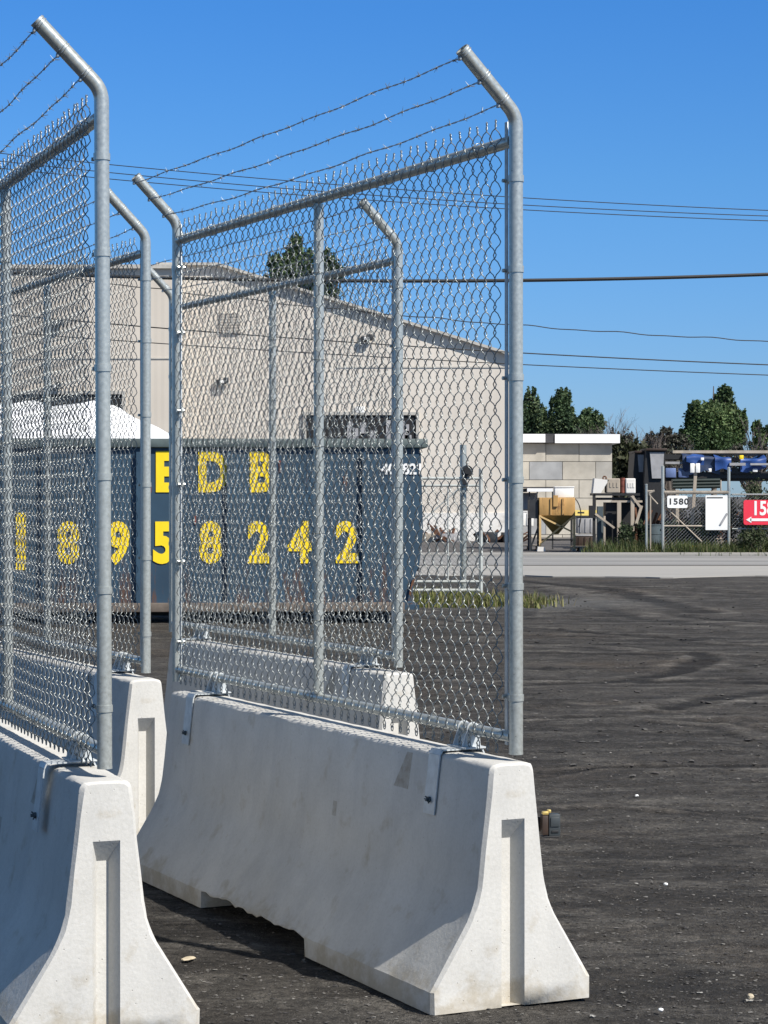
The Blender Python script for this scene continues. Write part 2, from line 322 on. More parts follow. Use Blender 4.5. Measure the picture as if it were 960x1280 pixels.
def text_mesh(s, size, m, name, parent, loc, rot=(R(90), 0, 0), ext=.004, off=0.0, sx=1.0, space=1.0, align='CENTER'):
    cu = bpy.data.curves.new('t', 'FONT'); cu.body = s; cu.size = size; cu.extrude = ext; cu.offset = off; cu.align_x = align; cu.align_y = 'CENTER'; cu.space_character = space
    cu.resolution_u = 4
    o = bpy.data.objects.new('t', cu); COL.objects.link(o)
    bpy.context.view_layer.update()
    me = bpy.data.meshes.new_from_object(o.evaluated_get(bpy.context.evaluated_depsgraph_get()))
    bpy.data.objects.remove(o); me.name = name; me.materials.clear(); me.materials.append(m)
    r = bpy.data.objects.new(name, me); COL.objects.link(r); r.parent = parent; r.location = loc; r.rotation_euler = rot; r.scale = (sx, 1, 1)
    return r
def vnoise(x, y, seed=0):
    xi = np.floor(x).astype(np.int64); yi = np.floor(y).astype(np.int64); xf = x - xi; yf = y - yi
    def h(a, b):
        n = (a * 374761393 + b * 668265263 + seed * 974711) & 0xffffffff
        n = ((n ^ (n >> 13)) * 1274126177) & 0xffffffff
        return ((n ^ (n >> 16)) & 0xffff) / 65535.0
    u = xf * xf * (3 - 2 * xf); v = yf * yf * (3 - 2 * yf)
    return (h(xi, yi) * (1 - u) + h(xi + 1, yi) * u) * (1 - v) + (h(xi, yi + 1) * (1 - u) + h(xi + 1, yi + 1) * u) * v - .5

# ------------------------------------------------------------------ ground, road, yard
def ground_height(x, y):
    near = np.clip((y - 4) / 3, 0, 1)
    fade = np.clip(1 - (y - 40) / 6, 0, 1)
    z = .016 * vnoise(x * .8, y * 1.1, 1) + .012 * vnoise(x * 1.1 + .2 * y, y * 3.2, 2) + .010 * vnoise(x * 3, y * 7, 3) + .010 * vnoise(x * 9, y * 13, 4) + .008 * vnoise(x * 24, y * 26, 5)
    cl = np.clip(vnoise(x * 4.3, y * 3.6, 14) * 1.5 + vnoise(x * 9.7, y * 8.1, 15) - .28, 0, 1) * np.clip(vnoise(x * .35, y * .5, 16) * 4 + .4, 0, 1); z = z + .028 * cl * np.clip((y - 9) / 5, 0, 1) + .016 * vnoise(x * 2.2, y * 2.0, 17) * np.clip((y - 9) / 5, 0, 1)
    tr = vnoise(x * .22 + y * .03, y * .55 - x * .04, 6); z = z + .012 * np.clip(np.abs(tr) * 3, 0, 1) * np.clip((y - 11) / 4, 0, 1)
    big = .02 * vnoise(x * .16, y * .3, 8) * np.clip((y - 16) / 6, 0, 1)
    keep = np.clip((np.abs(x + .7) - 2.5) / 2, 0, 1)
    return (z * .8 + big * keep) * fade * near - .012
def track_field(x, y):
    t = np.zeros_like(x)
    def arc(cx, cy, r, w_, amp, a0, a1):
        d = np.hypot(x - cx, (y - cy)) - r; an = np.degrees(np.arctan2(y - cy, x - cx))
        m = np.clip(np.minimum(an - a0, a1 - an) / 4, 0, 1)
        br = .55 + .9 * vnoise(x * 5, y * 6, 40) + .5 * vnoise(x * 14, y * 15, 41)
        return m * amp * br * (np.exp(-((d + w_) / (w_ * .35)) ** 2) + .8 * np.exp(-((d - w_) / (w_ * .4)) ** 2) - 1.0 * np.exp(-(d / (w_ * .8)) ** 2))
    for a in ((1.2, 26.2, 6.2, .16, 1.1, -120, -20), (1.5, 26.6, 5.0, .14, .8, -110, -10), (-6, -20, 41, .2, .9, 60, 84), (-6, -20, 44.5, .2, .9, 58, 84), (9, 60, 34, .22, .8, -125, -85), (6, 50, 33, .17, .6, -110, -70),
              (0, 70, 29.5, .25, 1.3, -110, -50), (2, 74, 35.5, .2, 1.0, -110, -50), (20, 40, 21.5, .2, 1.0, -180, -100), (24, 30, 22, .18, .8, 150, 180)): t = t + arc(*a)
    def trail(pxs, w_, amp, seed):
        nonlocal t
        P = [((px - CX) / (py - HY) * CH, CH * F / (py - HY)) for px, py in pxs]; dm = np.full(x.shape, 9.0)
        for (ax, ay), (bx_, by_) in zip(P, P[1:]):
            dx, dy = bx_ - ax, by_ - ay; u = np.clip(((x - ax) * dx + (y - ay) * dy) / (dx * dx + dy * dy), 0, 1); dm = np.minimum(dm, np.hypot(x - ax - u * dx, y - ay - u * dy))
        dm = dm + .10 * vnoise(x * 2.2, y * 2.2, seed); br = .7 + .9 * vnoise(x * 6, y * 5, seed + 1)
        t = t + amp * br * (np.exp(-((dm - w_) / (w_ * .4)) ** 2) * .8 - 1.3 * np.exp(-(dm / (w_ * .7)) ** 2))
    trail([(600, 858), (720, 853), (790, 850), (850, 838), (888, 823), (868, 815), (820, 814)], .22, 1.2, 60)
    trail([(560, 712), (660, 727), (760, 736), (880, 765)], .4, 1.1, 63); trail([(700, 735), (760, 752), (830, 772), (1000, 786)], .4, -.9, 66)
    trail([(840, 884), (900, 872), (1000, 862)], .22, 1.1, 69); trail([(600, 806), (720, 805), (800, 812)], .25, -1.0, 72); trail([(640, 900), (760, 895), (900, 905), (1000, 930)], .16, -.8, 75)
    trail([(880, 800), (930, 804), (1000, 806)], .25, -1.1, 78); trail([(640, 1010), (760, 1004), (1000, 1025)], .10, -.6, 81); trail([(620, 975), (760, 958), (1000, 955)], .12, .7, 84)
    b = .55 * vnoise(x * 1.3, y * 4, 44) * np.clip((y - 10) / 6, 0, 1)
    pt = np.exp(-(((x - 2.3) / 1.6) ** 2 + ((y - 35.0) / 1.9) ** 2) * 1.1) * (1 + .8 * vnoise(x * 2, y * 3, 50))
    far = np.clip(1 - (y - 43) / 3, 0, 1)
    return np.clip(t + b, -1, 1) * far * np.clip((y - 8) / 3, 0, 1), np.clip(pt, 0, 1)
def grown(a, b, step, g, lim):
    l = [a]
    s = step
    while (l[-1] < b) if b > a else (l[-1] > b):
        l.append(l[-1] + (s if b > a else -s)); s = min(s * g, lim)
    return l
ys = [-60, -20, -5, 2, 4] + list(np.arange(5, 14, .022)) + grown(14, 47, .024, 1.006, .12) + grown(47.3, 3500, .6, 1.35, 900)
xs = sorted(set(grown(-2.6, -2500, .03, 1.08, 500))) + list(np.arange(-2.57, 3.6, .022)) + grown(3.61, 9.5, .026, 1.012, .09) + grown(9.6, 2500, .12, 1.1, 500)
X, Y = np.meshgrid(np.array(xs), np.array(ys)); Z = ground_height(X, Y)
nx, ny = len(xs), len(ys); idx = np.arange(nx * ny).reshape(ny, nx)
fc = np.stack([idx[:-1, :-1], idx[:-1, 1:], idx[1:, 1:], idx[1:, :-1]], -1).reshape(-1, 4)
TR, PAT = track_field(X, Y); Z = Z + TR * .012
tint_ = np.stack([np.clip(.5 + TR * .5, 0, 1), PAT, PAT * 0, PAT * 0 + 1], -1).reshape(-1, 4)
g = raw('ground', np.stack([X, Y, Z], -1).reshape(-1, 3).tolist(), fc.tolist(), M['ground'], smooth=True, tint=tint_); tag(g, kind='structure')

def sheet(name, y0, y1, z, m, jag=0.0, x0=-400, x1=400, kind='structure', thick=.14):
    n = 240 if jag else 2
    xs_ = np.concatenate([[x0], np.linspace(-25, 40, n), [x1]]) if jag else np.array([x0, x1])
    bm = bmesh.new(); top = []
    for i, x in enumerate(xs_):
        j = jag * (float(vnoise(np.array([x * .35]), np.array([3.3]), 21)[0]) + .5 * float(vnoise(np.array([x * 1.7]), np.array([1.3]), 22)[0]))
        top.append((bm.verts.new((x, y0 + j, z)), bm.verts.new((x, y1, z)), bm.verts.new((x, y0 + j, z - thick))))
    for a, b in zip(top, top[1:]):
        bm.faces.new((a[0], b[0], b[1], a[1])); bm.faces.new((a[2], b[2], b[0], a[0]))
    return tag(finish(bm, name, m, smooth=False), kind=kind)
sheet('pavement', 46.4, 53.2, .012, M['apron'], 1.6)
sheet('road', 53.2, 61.5, .022, M['asphalt'], 0)
bm = bmesh.new(); box(bm, (0, 61.65, .05), (700, .3, .12), .02); tag(finish(bm, 'kerb', M['apron']), kind='structure')
bm = bmesh.new(); box(bm, (0, 53.2, .024), (700, .12, .008)); tag(finish(bm, 'road_edge_joint', M['yard']), kind='structure')
bm = bmesh.new(); box(bm, (0, 161.8, -.03), (700, 200, .1)); tag(finish(bm, 'yard', M['yard']), kind='structure')

# ------------------------------------------------------------------ barriers
BL = 3.05
def half_profile(ins=0.0, zb=0.0):
    p = [(.305, 0), (.305, .072), (.298, .082)]
    b = Vector((.134, .345)); d1 = (Vector((.298, .082)) - b).normalized(); d2 = (Vector((.083, .79)) - b).normalized()
    a0 = b + d1 * .085; a1 = b + d2 * .085
    for k in range(7):
        t = k / 6; q = a0 * (1 - t) ** 2 + b * 2 * t * (1 - t) + a1 * t * t; p.append((q.x, q.y))
    for zz in (.53, .625, .71): q = a1.lerp(Vector((.0835, .785)), (zz - a1.y) / (.785 - a1.y)); p.append((q.x, q.y))
    c = Vector((.081, .81)); 
    for k in range(5):
        t = k / 4; q = Vector((.0835, .785)) * (1 - t) ** 2 + c * 2 * t * (1 - t) + Vector((.058, .81)) * t * t; p.append((q.x, q.y))
    p += [(.054, .8105), (.04, .811), (0.015, .8112)]
    out = []
    for i, (x, z) in enumerate(p):
        z2 = z if z > .09 else max(z, zb + (.0 if i == 0 else .004 * i))
        out.append((x - ins if x > .05 else x, z2 - (ins * .7 if z > .78 else 0)))
    return out
def make_barrier(seed, worn=True):
    rd = random.Random(seed); bm = bmesh.new()
    CHF = .014
    def ring(y, ins=0, zb=0.0, jit=.0012):
        hp = half_profile(ins, zb); pts = hp + [(-x, z) for x, z in hp[::-1]]
        vs = []
        for i, (x, z) in enumerate(pts):
            jx = rd.uniform(-jit, jit); jz = rd.uniform(-jit, jit) if z > .01 else 0
            vs.append(bm.verts.new((x + jx, y + (rd.uniform(-jit, jit) if 0 < y < BL and ins == 0 and CHF < y < BL - CHF else 0), z + jz)))
        return vs
    yl = [(CHF, 0)]; y = .05
    n0, n1 = 1.03, 2.09
    while y < BL - .05:
        if n0 < y < n1: zb = .070 + rd.uniform(-.006, .012)
        else: zb = 0
        if abs(y - n0) > .02 and abs(y - n1) > .02: yl.append((y, zb))
        y += .045
    yl += [(n0, 0), (n0 + .004, .066), (n1 - .004, .07), (n1, 0)]; yl.append((BL - CHF, 0)); yl.sort()
    rings = [ring(y, 0, zb) for y, zb in yl]
    nP = len(rings[0])
    for a, b in zip(rings, rings[1:]):
        for k in range(nP): bm.faces.new((a[k], a[(k + 1) % nP], b[(k + 1) % nP], b[k]))
    for yf, base, sgn in ((0, rings[0], 1), (BL, rings[-1], -1)):
        e = ring(yf, .011, 0, .0022)
        for v in e:
            if rd.random() < .25 and v.co.z > .02: v.co.x *= 1 - rd.uniform(.004, .02); v.co.z -= rd.uniform(0, .004)
            v.co.y = yf
        e[11].co.z = .625; e[nP - 12].co.z = .625; hp_ = half_profile(.011, 0)
        for i_ in range(15, nP // 2):
            for j_, s_ in ((i_, 1), (nP - 1 - i_, -1)): e[j_].co.x = s_ * hp_[i_][0]; e[j_].co.z = hp_[i_][1]
        for k in range(nP - 1): bm.faces.new((base[k], base[k + 1], e[k + 1], e[k]))
        hw, fw, zt, zf, dp = .044, .019, .625, .555, .055
        r0 = bm.verts.new((hw, yf, 0)); r1 = bm.verts.new((hw, yf, zt)); l1 = bm.verts.new((-hw, yf, zt)); l0 = bm.verts.new((-hw, yf, 0))
        f0 = bm.verts.new((fw, yf + sgn * dp, 0)); f1 = bm.verts.new((fw, yf + sgn * dp, zf)); g1 = bm.verts.new((-fw, yf + sgn * dp, zf)); g0 = bm.verts.new((-fw, yf + sgn * dp, 0))
        h = nP // 2
        # split the end face into right, top and left polygons so the slot stays open
        br = 11; m = lambda i: nP - 1 - i
        for sd, first, last in ((1, r0, r1), (-1, l0, l1)):
            idx_ = (lambda i: i) if sd == 1 else m
            cols_ = [first] + [bm.verts.new((sd * hw, yf, e[idx_(i)].co.z)) for i in range(1, br)] + [last]
            for i in range(br): bm.faces.new((cols_[i], e[idx_(i)], e[idx_(i + 1)], cols_[i + 1]))
        bm.faces.new((r1, e[br], e[m(br)], l1))
        for i in range(br, h - 1): bm.faces.new((e[i], e[i + 1], e[m(i + 1)], e[m(i)]))
        bm.faces.new((r0, r1, f1, f0)); bm.faces.new((r1, l1, g1, f1)); bm.faces.new((l1, l0, g0, g1)); bm.faces.new((f0, f1, g1, g0))
    bmesh.ops.triangulate(bm, faces=[f for f in bm.faces if len(f.verts) > 4])
    o = finish(bm, 'concrete_barrier', M['concrete'], angle=.42)
    return o
# ------------------------------------------------------------------ fence panel (local: +Y along the fence away from camera, -X the side the arms lean to)
PL = 3.235; ZT = 2.90; ZB = .885
def chain_link(y0, y1, z0, z1, ph=.066, pv=.088, r=.0019, nper=8, sides=5, B=.0086, jit=.0016, seed=3):
    rg = np.random.default_rng(seed); Vs = []; Fs = []; base = 0
    N = int((y1 - y0) / (ph / 2)); A = ph / 4 + .0012
    nt_ = int(round((z1 - z0) / (pv / nper))); z1 = z0 + nt_ * pv / nper
    t = np.arange(nt_ + 1) / nper
    tops = []
    for i in range(N):
        ph0 = .5 * (i % 2)
        s = t + ph0
        c = np.cos(2 * np.pi * s)                      # +1 at far extreme, -1 at near
        tri = np.arcsin(np.clip(c, -.999, .999) * .97) / np.arcsin(.97)
        yy = y0 + ph / 4 + i * ph / 2 + A * tri
        fr = np.clip(np.sin(2 * np.pi * s) * 1.5, -1, 1)
        xx = -B * fr
        zz = z0 + t * pv
        zz = zz + jit * 1.5 * np.interp(zz, np.linspace(z0, z1, 9), rg.normal(0, 1, 9)) + .004 * math.sin(i * .21) * np.sin((zz - z0) * 3)
        yy = yy + jit * np.interp(zz, np.linspace(z0, z1, 30), rg.normal(0, 1, 30))
        xx = xx + .004 * np.sin(i * .13 + zz * 2)
        P = np.stack([xx, yy, zz], -1)
        T = np.gradient(P, axis=0); T /= np.linalg.norm(T, axis=1, keepdims=True)
        Nn = np.cross(T, np.array([1., 0, 0])); Nn /= np.linalg.norm(Nn, axis=1, keepdims=True); Bn = np.cross(T, Nn)
        an = 2 * np.pi * np.arange(sides) / sides
        ring = P[:, None] + r * (np.cos(an)[None, :, None] * Nn[:, None] + np.sin(an)[None, :, None] * Bn[:, None])
        Vs.append(ring.reshape(-1, 3))
        k = np.arange(len(P) - 1)[:, None]; j = np.arange(sides)[None]
        q = np.stack([base + k * sides + j, base + k * sides + (j + 1) % sides, base + (k + 1) * sides + (j + 1) % sides, base + (k + 1) * sides + j], -1).reshape(-1, 4)
        Fs.append(q); base += len(P) * sides
        tops.append((P[-1], P[0], c[-1], c[0]))
    return np.concatenate(Vs), np.concatenate(Fs), tops
def ring_pts(c, r, n=12, ax='z'):
    o = []
    for k in range(n + 1):
        a = 2 * math.pi * k / n
        o.append((c[0] + r * math.cos(a), c[1] + (r * math.sin(a) if ax == 'z' else 0), c[2] + (0 if ax == 'z' else r * math.sin(a))))
    return o
def make_panel():
    root = empty('fence_panel')
    PR = .0238; ARM = .255
    def arm_pts(y):
        p = [(0, y, .830), (0, y, 2.93)]
        for k in range(7):
            a = R(45) * k / 6; rad = .09
            p.append((-rad * (1 - math.cos(a)), y, 2.945 + rad * math.sin(a)))
        e = p[-1]; p.append((e[0] - ARM * .707, y, e[2] + ARM * .707)); return p
    for y in (0, PL):
        bm = bmesh.new(); pts = arm_pts(y); tube(bm, pts, PR, 20, cap=False)
        tube(bm, pts, PR - .003, 20, cap=False)
        # ring lips closing the wall of the pipe at both ends
        o = finish(bm, 'post', M['pipe'], root)
        bm = bmesh.new()
        e = Vector(pts[-1]); t = Vector((-.707, 0, .707)); a = Vector((0, 1, 0)); b = t.cross(a)
        for base_, tt, aa, bb in ((e, t, a, b), (Vector(pts[0]), Vector((0, 0, -1)), Vector((1, 0, 0)), Vector((0, 1, 0)))):
            ro = [bm.verts.new(base_ + tt * .001 + (aa * math.cos(2 * math.pi * k / 20) + bb * math.sin(2 * math.pi * k / 20)) * (PR + .0006)) for k in range(20)]
            ri = [bm.verts.new(base_ + tt * .001 + (aa * math.cos(2 * math.pi * k / 20) + bb * math.sin(2 * math.pi * k / 20)) * (PR - .0036)) for k in range(20)]
            rb = [bm.verts.new(v.co - tt * .008) for v in ro]
            for k in range(20):
                bm.faces.new((ro[k], ro[(k + 1) % 20], ri[(k + 1) % 20], ri[k])); bm.faces.new((ro[k], rb[k], rb[(k + 1) % 20], ro[(k + 1) % 20]))
        split_loose(finish(bm, 'rim', M['pipe'], o))
        # tension bar and bands
        s = 1 if y == 0 else -1
        bm = bmesh.new(); box(bm, (-.004, y + s * .058, (ZT + ZB) / 2 + .02), (.005, .019, ZT - ZB + .10), .001); finish(bm, 'tension_bar', M['strap'], root)
        for z in (2.77, 2.465, 2.10, 1.755, 1.395, 1.02):
            bm = bmesh.new(); tube(bm, [(0, y, z - .011), (0, y, z + .011)], PR + .003, 20)
            box(bm, (0, y + s * .045, z), (.011, .05, .022), .001); tube(bm, [(-.02, y + s * .058, z), (.016, y + s * .058, z)], .0065, 8)
            finish(bm, 'tension_band', M['pipe'], root)
    bm = bmesh.new(); tube(bm, [(0, PR, ZT), (0, PL - PR, ZT)], .021, 16); finish(bm, 'top_rail', M['pipe'], root)
    bm = bmesh.new(); tube(bm, [(0, PR, ZB), (0, PL - PR, ZB)], .0195, 16)
    finish(bm, 'bottom_rail', M['pipe'], root)
    bm = bmesh.new(); tube(bm, [(0, PL / 2, ZB + .019), (0, PL / 2, ZT - .021)], .0205, 16); finish(bm, 'middle_post', M['pipe'], root)
    # mesh on the camera-left side of the rails
    V, Fq, tops = chain_link(.055, PL - .055, .838, 2.945)
    V[:, 0] -= .029
    o = raw('chain_link_mesh', V.tolist(), Fq.tolist(), M['wire'], root, smooth=True)
    bm = bmesh.new(); rd = random.Random(5)
    for i in range(len(tops) - 1):
        (a_, a0, ca, c0), (b_, b0, cb, d0) = tops[i], tops[i + 1]
        if ca > 0:      # this wire ends next to its neighbour: twisted barb
            m_ = (Vector(a_) + Vector(b_)) / 2; m_.x -= .029; ln = rd.uniform(.028, .036); l1 = rd.uniform(-.005, .005); l2 = rd.uniform(-.004, .004)
            for sg in (-1, 1):
                pts = []
                for k in range(7):
                    t = k / 6; an = t * math.pi * 2.2; rr = .0026
                    pts.append((m_.x + sg * rr * math.cos(an) + l1 * t, m_.y + sg * rr * math.sin(an) + sg * .004 * max(0, t - .75) + l2 * t, m_.z - .002 + ln * t))
                tube(bm, pts, .0018, 5)
        if c0 > 0:      # bottom knuckle loop
            m_ = (Vector(a0) + Vector(b0)) / 2; m_.x -= .029
            pts = [(m_.x + .001, m_.y - .009 * math.cos(t) * 1.0, m_.z + .004 - .013 * math.sin(t) - .004) for t in [math.pi * k / 8 - .5 for k in range(12)]]
            tube(bm, pts, .0019, 5)
    for y in np.arange(.25, PL - .1, .36):
        for z, rr in ((ZT, .0245), (ZB, .023)):
            pts = ring_pts((-.004, float(y), z), rr + .001, 12, 'x'); pts = [(p[0] - .001 + .006 * 0, p[1] + .004 * math.sin(i), p[2]) for i, p in enumerate(pts)]
            tube(bm, pts, .0018, 5)
    for z in np.arange(1.2, 2.8, .35):
        tube(bm, ring_pts((-.004, PL / 2, float(z)), .0245, 12, 'z'), .0018, 5)
    me2 = bpy.data.meshes.new('w'); bm.to_mesh(me2); bm.free(); n0 = len(V)
    V2 = np.array([v.co[:] for v in me2.vertices]); F2 = [tuple(i_ + n0 for i_ in p_.vertices) for p_ in me2.polygons]
    old = o; o = raw('chain_link_mesh', np.concatenate([V, V2]).tolist(), Fq.tolist() + F2, M['wire'], root, smooth=True); bpy.data.objects.remove(old); o.name = 'chain_link_mesh'
    # barbed wires
    e = Vector(arm_pts(0)[-1]); b0 = Vector(arm_pts(0)[-2]); rd = random.Random(9)
    for q, f in enumerate((.93, .52, .12)):
        bm = bmesh.new(); p0 = b0.lerp(e, f) + Vector((-.018, 0, -.018)); n = 200
        sag = .012 + .006 * q
        cen = [Vector((p0.x + .003 * math.sin(k * .11 + q * 2), PL * k / n, p0.z - sag * 4 * (k / n) * (1 - k / n) + .0025 * math.sin(k * .19 + q) )) for k in range(n + 1)]
        for sg in (0, math.pi):
            tube(bm, [c + Vector((.0017 * math.cos(k * .9 + sg), 0, .0017 * math.sin(k * .9 + sg))) for k, c in enumerate(cen)], .00135, 4)
        y = .06 + .03 * q
        while y < PL - .03:
            k = min(n, int(y / PL * n)); c = cen[k]
            tube(bm, [(c.x - .0035 * math.cos(a), c.y - .006 + .012 * a / 9, c.z - .0035 * math.sin(a)) for a in np.linspace(0, 9, 9)], .0013, 4)
            for s_ in range(4):
                a = rd.uniform(0, 6.28); L = rd.uniform(.014, .02); s2 = -1 if s_ % 2 else 1
                tube(bm, [c, c + Vector((L * math.cos(a), s2 * .008, L * math.sin(a)))], .0011, 4, rs=[.0013, .0005])
            y += .125
        for yy in (0.0, PL):    # wire tied round the arm
            c = b0.lerp(e, f); tdir = Vector((-.707, 0, .707)); a_ = Vector((0, 1, 0)); b_ = tdir.cross(a_)
            for tt in (-.006, .004):
                tube(bm, [Vector((c.x, yy, c.z)) + tdir * (tt + .0012 * k) + (a_ * math.cos(.6 * k) + b_ * math.sin(.6 * k)) * .0258 for k in range(11)], .0018, 5)
            box(bm, Vector((c.x, yy, c.z)) + Vector((-.02, .0, -.02)), (.010, .016, .012), .002)
        finish(bm, 'barbed_wire', M['barb'], root)
    return root
def bracket(root, y, offx):
    """strap over the barrier with a cradle carrying the bottom rail; offx = x of barrier centre in panel space"""
    bm = bmesh.new(); w_ = .082; t = .005; z0 = .8135
    slope = .05 / .445; L = .215
    xs_ = [(-.083 - .0035 - slope * L, z0 - .005 - L), (-.083 - .0035, z0 - .014), (-.078, z0 + .003), (.078, z0 + .003), (.083 + .0035, z0 - .014), (.083 + .0035 + slope * L, z0 - .005 - L)]
    for (xa, za), (xb, zb_) in ((xs_[0], xs_[1]), (xs_[1], xs_[2]), (xs_[2], xs_[3]), (xs_[3], xs_[4]), (xs_[4], xs_[5])):
        bar(bm, (offx + xa, y, za), (offx + xb, y, zb_), w_, t)
    o = finish(bm, 'mounting_strap', M['strap'], root, angle=.5)
    bm = bmesh.new()
    for dy in (-.034, .034):
        prism(bm, [(-.045, z0 + .006), (.03, z0 + .006), (.024, ZB - .004), (-.024, ZB - .004)], y + dy - .0025, y + dy + .0025)
    box(bm, (-.006, y, z0 + .0085), (.09, .135, .005), .001)
    tube(bm, ring_pts((0, y - .034, ZB), .022, 14, 'x'), .0035, 6); tube(bm, ring_pts((0, y + .034, ZB), .022, 14, 'x'), .0035, 6)
    finish(bm, 'saddle', M['strap'], o)
    bm = bmesh.new(); c = Vector((offx - .083 - slope * .165 - .009, y, z0 - .17)); rd = random.Random(int(y * 100))
    tube(bm, [c + Vector((.006, 0, 0)), c + Vector((-.004, 0, 0))], .011, 6); tube(bm, [c, c + Vector((-.014, 0, 0))], .0055, 8)
    for k in range(5):
        a = rd.uniform(-1.2, 1.2) + (math.pi if k % 2 else 0); tube(bm, [c, c + Vector((-.008, .02 * math.cos(a), .014 * math.sin(a)))], .0022, 5)
    finish(bm, 'bolt', M['bolt'], o)

panel0 = make_panel()
OFF = .045
for yb in (.34, 2.72): bracket(panel0, yb, -OFF)
barriers = [
    # end centre, angle, offset of panel across, offset along, panel tilt, label, fence label
    ((.431, 7.314), 25.98, .045, .06, 0.0, 'whole concrete barrier in the middle, its sunlit slotted end face nearest to the camera', 'mesh panel with a barbed wire arm bolted to the middle barrier, tallest on the right'),
    ((-.868, 6.85), 20.5, .022, .10, .34, 'concrete barrier cut off by the bottom left corner of the photo', 'mesh panel at the left edge with a thick upright post crossing the container lettering'),
    ((-1.156, 10.65), 26.0, .045, .13, 0.0, 'farther barrier whose slotted end shows between the two front barriers', 'farther left mesh panel whose post stands just left of the yellow letter E'),
    ((.08, 11.03), 26.2, .045, .107, 0.0, 'farther barrier seen through the mesh of the middle fence panel', 'mesh panel seen through the middle panel, its bent arm pointing at the blue sky'),
]
def place(o, e, th, z=0): o.location = (e[0], e[1], z); o.rotation_euler = (0, 0, R(th))
for i, (e, th, off, u0, tilt, lb, lf) in enumerate(barriers):
    b = make_barrier(11 + i); place(b, e, th, -.004); tag(b, lb, 'barrier', 'concrete barriers carrying fence panels')
    p = panel0 if i == 0 else copy_tree(panel0)
    t = R(th); r = Vector((math.cos(t), math.sin(t))); d = Vector((-math.sin(t), math.cos(t)))
    q = Vector(e) + r * off + d * u0
    p.location = (q.x, q.y, .006 if i == 1 else 0); p.rotation_euler = (0, 0, t)
    if tilt: p.rotation_euler = (Matrix.Rotation(R(-tilt * .8), 4, 'Y') @ Matrix.Rotation(t, 4, 'Z')).to_euler(); p.location.x = q.x
    tag(p, lf, 'fence panel', 'galvanised fence panels on the barriers')

# small grey box clamped behind the middle barrier
e, th = barriers[0][0], R(barriers[0][1])
bx_ = empty('clamp_box', (0, 0, 0), R(12)); c = at(688, 1031, 7.75); bx_.location = (c.x, c.y, c.z)
tag(bx_, 'small grey box with brass clip sticking out behind the middle barrier', 'clamp box')
bm = bmesh.new(); box(bm, (.012, 0, 0), (.042, .03, .078), .004); box(bm, (.012, -.016, .012), (.032, .006, .034), .002); finish(bm, 'housing', M['grey'], bx_)
bm = bmesh.new(); box(bm, (-.022, .004, 0), (.022, .034, .07), .003); finish(bm, 'side_shell', M['brown'], bx_)
bm = bmesh.new(); box(bm, (-.02, -.002, .043), (.022, .02, .012), .003); box(bm, (-.006, -.002, .049), (.012, .02, .012), .003); finish(bm, 'clip', M['brass'], bx_)
bm = bmesh.new(); box(bm, (.012, -.0165, -.022), (.026, .004, .008), .001); box(bm, (0, .002, -.041), (.06, .034, .006), .002); box(bm, (-.055, .03, -.0), (.05, .012, .05), .002); finish(bm, 'base', M['black'], bx_)

# ------------------------------------------------------------------ stones
def stones(name, n, region, size, cols, seed, sink=.3):
    rg = np.random.default_rng(seed); V = []; Fa = []; T = []; b = 0
    oct_ = np.array([[1, 0, 0], [0, 1, 0], [-1, 0, 0], [0, -1, 0], [0, 0, 1], [0, 0, -1], [.7, .7, .1], [-.7, .7, -.1], [-.7, -.7, .1], [.7, -.7, -.1]], float)
    fo = [(0, 6, 4), (6, 1, 4), (1, 7, 4), (7, 2, 4), (2, 8, 4), (8, 3, 4), (3, 9, 4), (9, 0, 4), (6, 0, 5), (1, 6, 5), (7, 1, 5), (2, 7, 5), (8, 2, 5), (3, 8, 5), (9, 3, 5), (0, 9, 5)]
    for _ in range(n):
        y = region[2] + (region[3] - region[2]) * rg.random() ** 1.3; x = rg.uniform(region[0], region[1]) * (y / region[3] if region[4] else 1)
        s = size[0] + (size[1] - size[0]) * rg.random() ** 3
        sc_ = np.array([s * rg.uniform(.7, 1.4), s * rg.uniform(.7, 1.2), s * rg.uniform(.4, .8)])
        a = rg.uniform(0, 6.28); ro = np.array([[math.cos(a), -math.sin(a), 0], [math.sin(a), math.cos(a), 0], [0, 0, 1]])
        q_ = oct_ * rg.uniform(.7, 1.2, oct_.shape); q_[4, 2] *= rg.uniform(.5, .9); q_[4, :2] += rg.uniform(-.45, .45, 2); q_[:4, 2] += rg.uniform(-.1, .45, 4); q_[6:, 2] += rg.uniform(-.1, .5, 4)
        P = (q_ * sc_) @ ro.T
        z = float(ground_height(np.array([x]), np.array([y]))[0]) + sc_[2] * sink
        V.append(P + [x, y, z]); Fa += [(p + b, q + b, r_ + b) for p, q, r_ in fo]; b += len(oct_)
        c_ = np.array(cols[rg.integers(len(cols))]) * rg.uniform(.8, 1.2); T += [[*c_, 1]] * len(oct_)
    o = raw(name, np.concatenate(V).tolist(), Fa, M['stone'], tint=T); return o
tag(stones('gravel', 15000, (-1.6, 3.2, 5.6, 17, True), (.003, .010), [(.05, .047, .044), (.08, .075, .07), (.13, .125, .115), (.035, .033, .032)], 4), kind='stuff')
tag(stones('pale_gravel', 420, (-2.5, 6.5, 6.2, 30, True), (.004, .016), [(.24, .23, .21), (.17, .165, .155), (.32, .31, .29), (.13, .125, .12)], 5), kind='stuff')
tag(stones('clods', 1800, (-1.0, 9.0, 13, 44, True), (.008, .026), [(.04, .038, .036), (.055, .05, .048), (.08, .076, .07)], 6), kind='stuff')
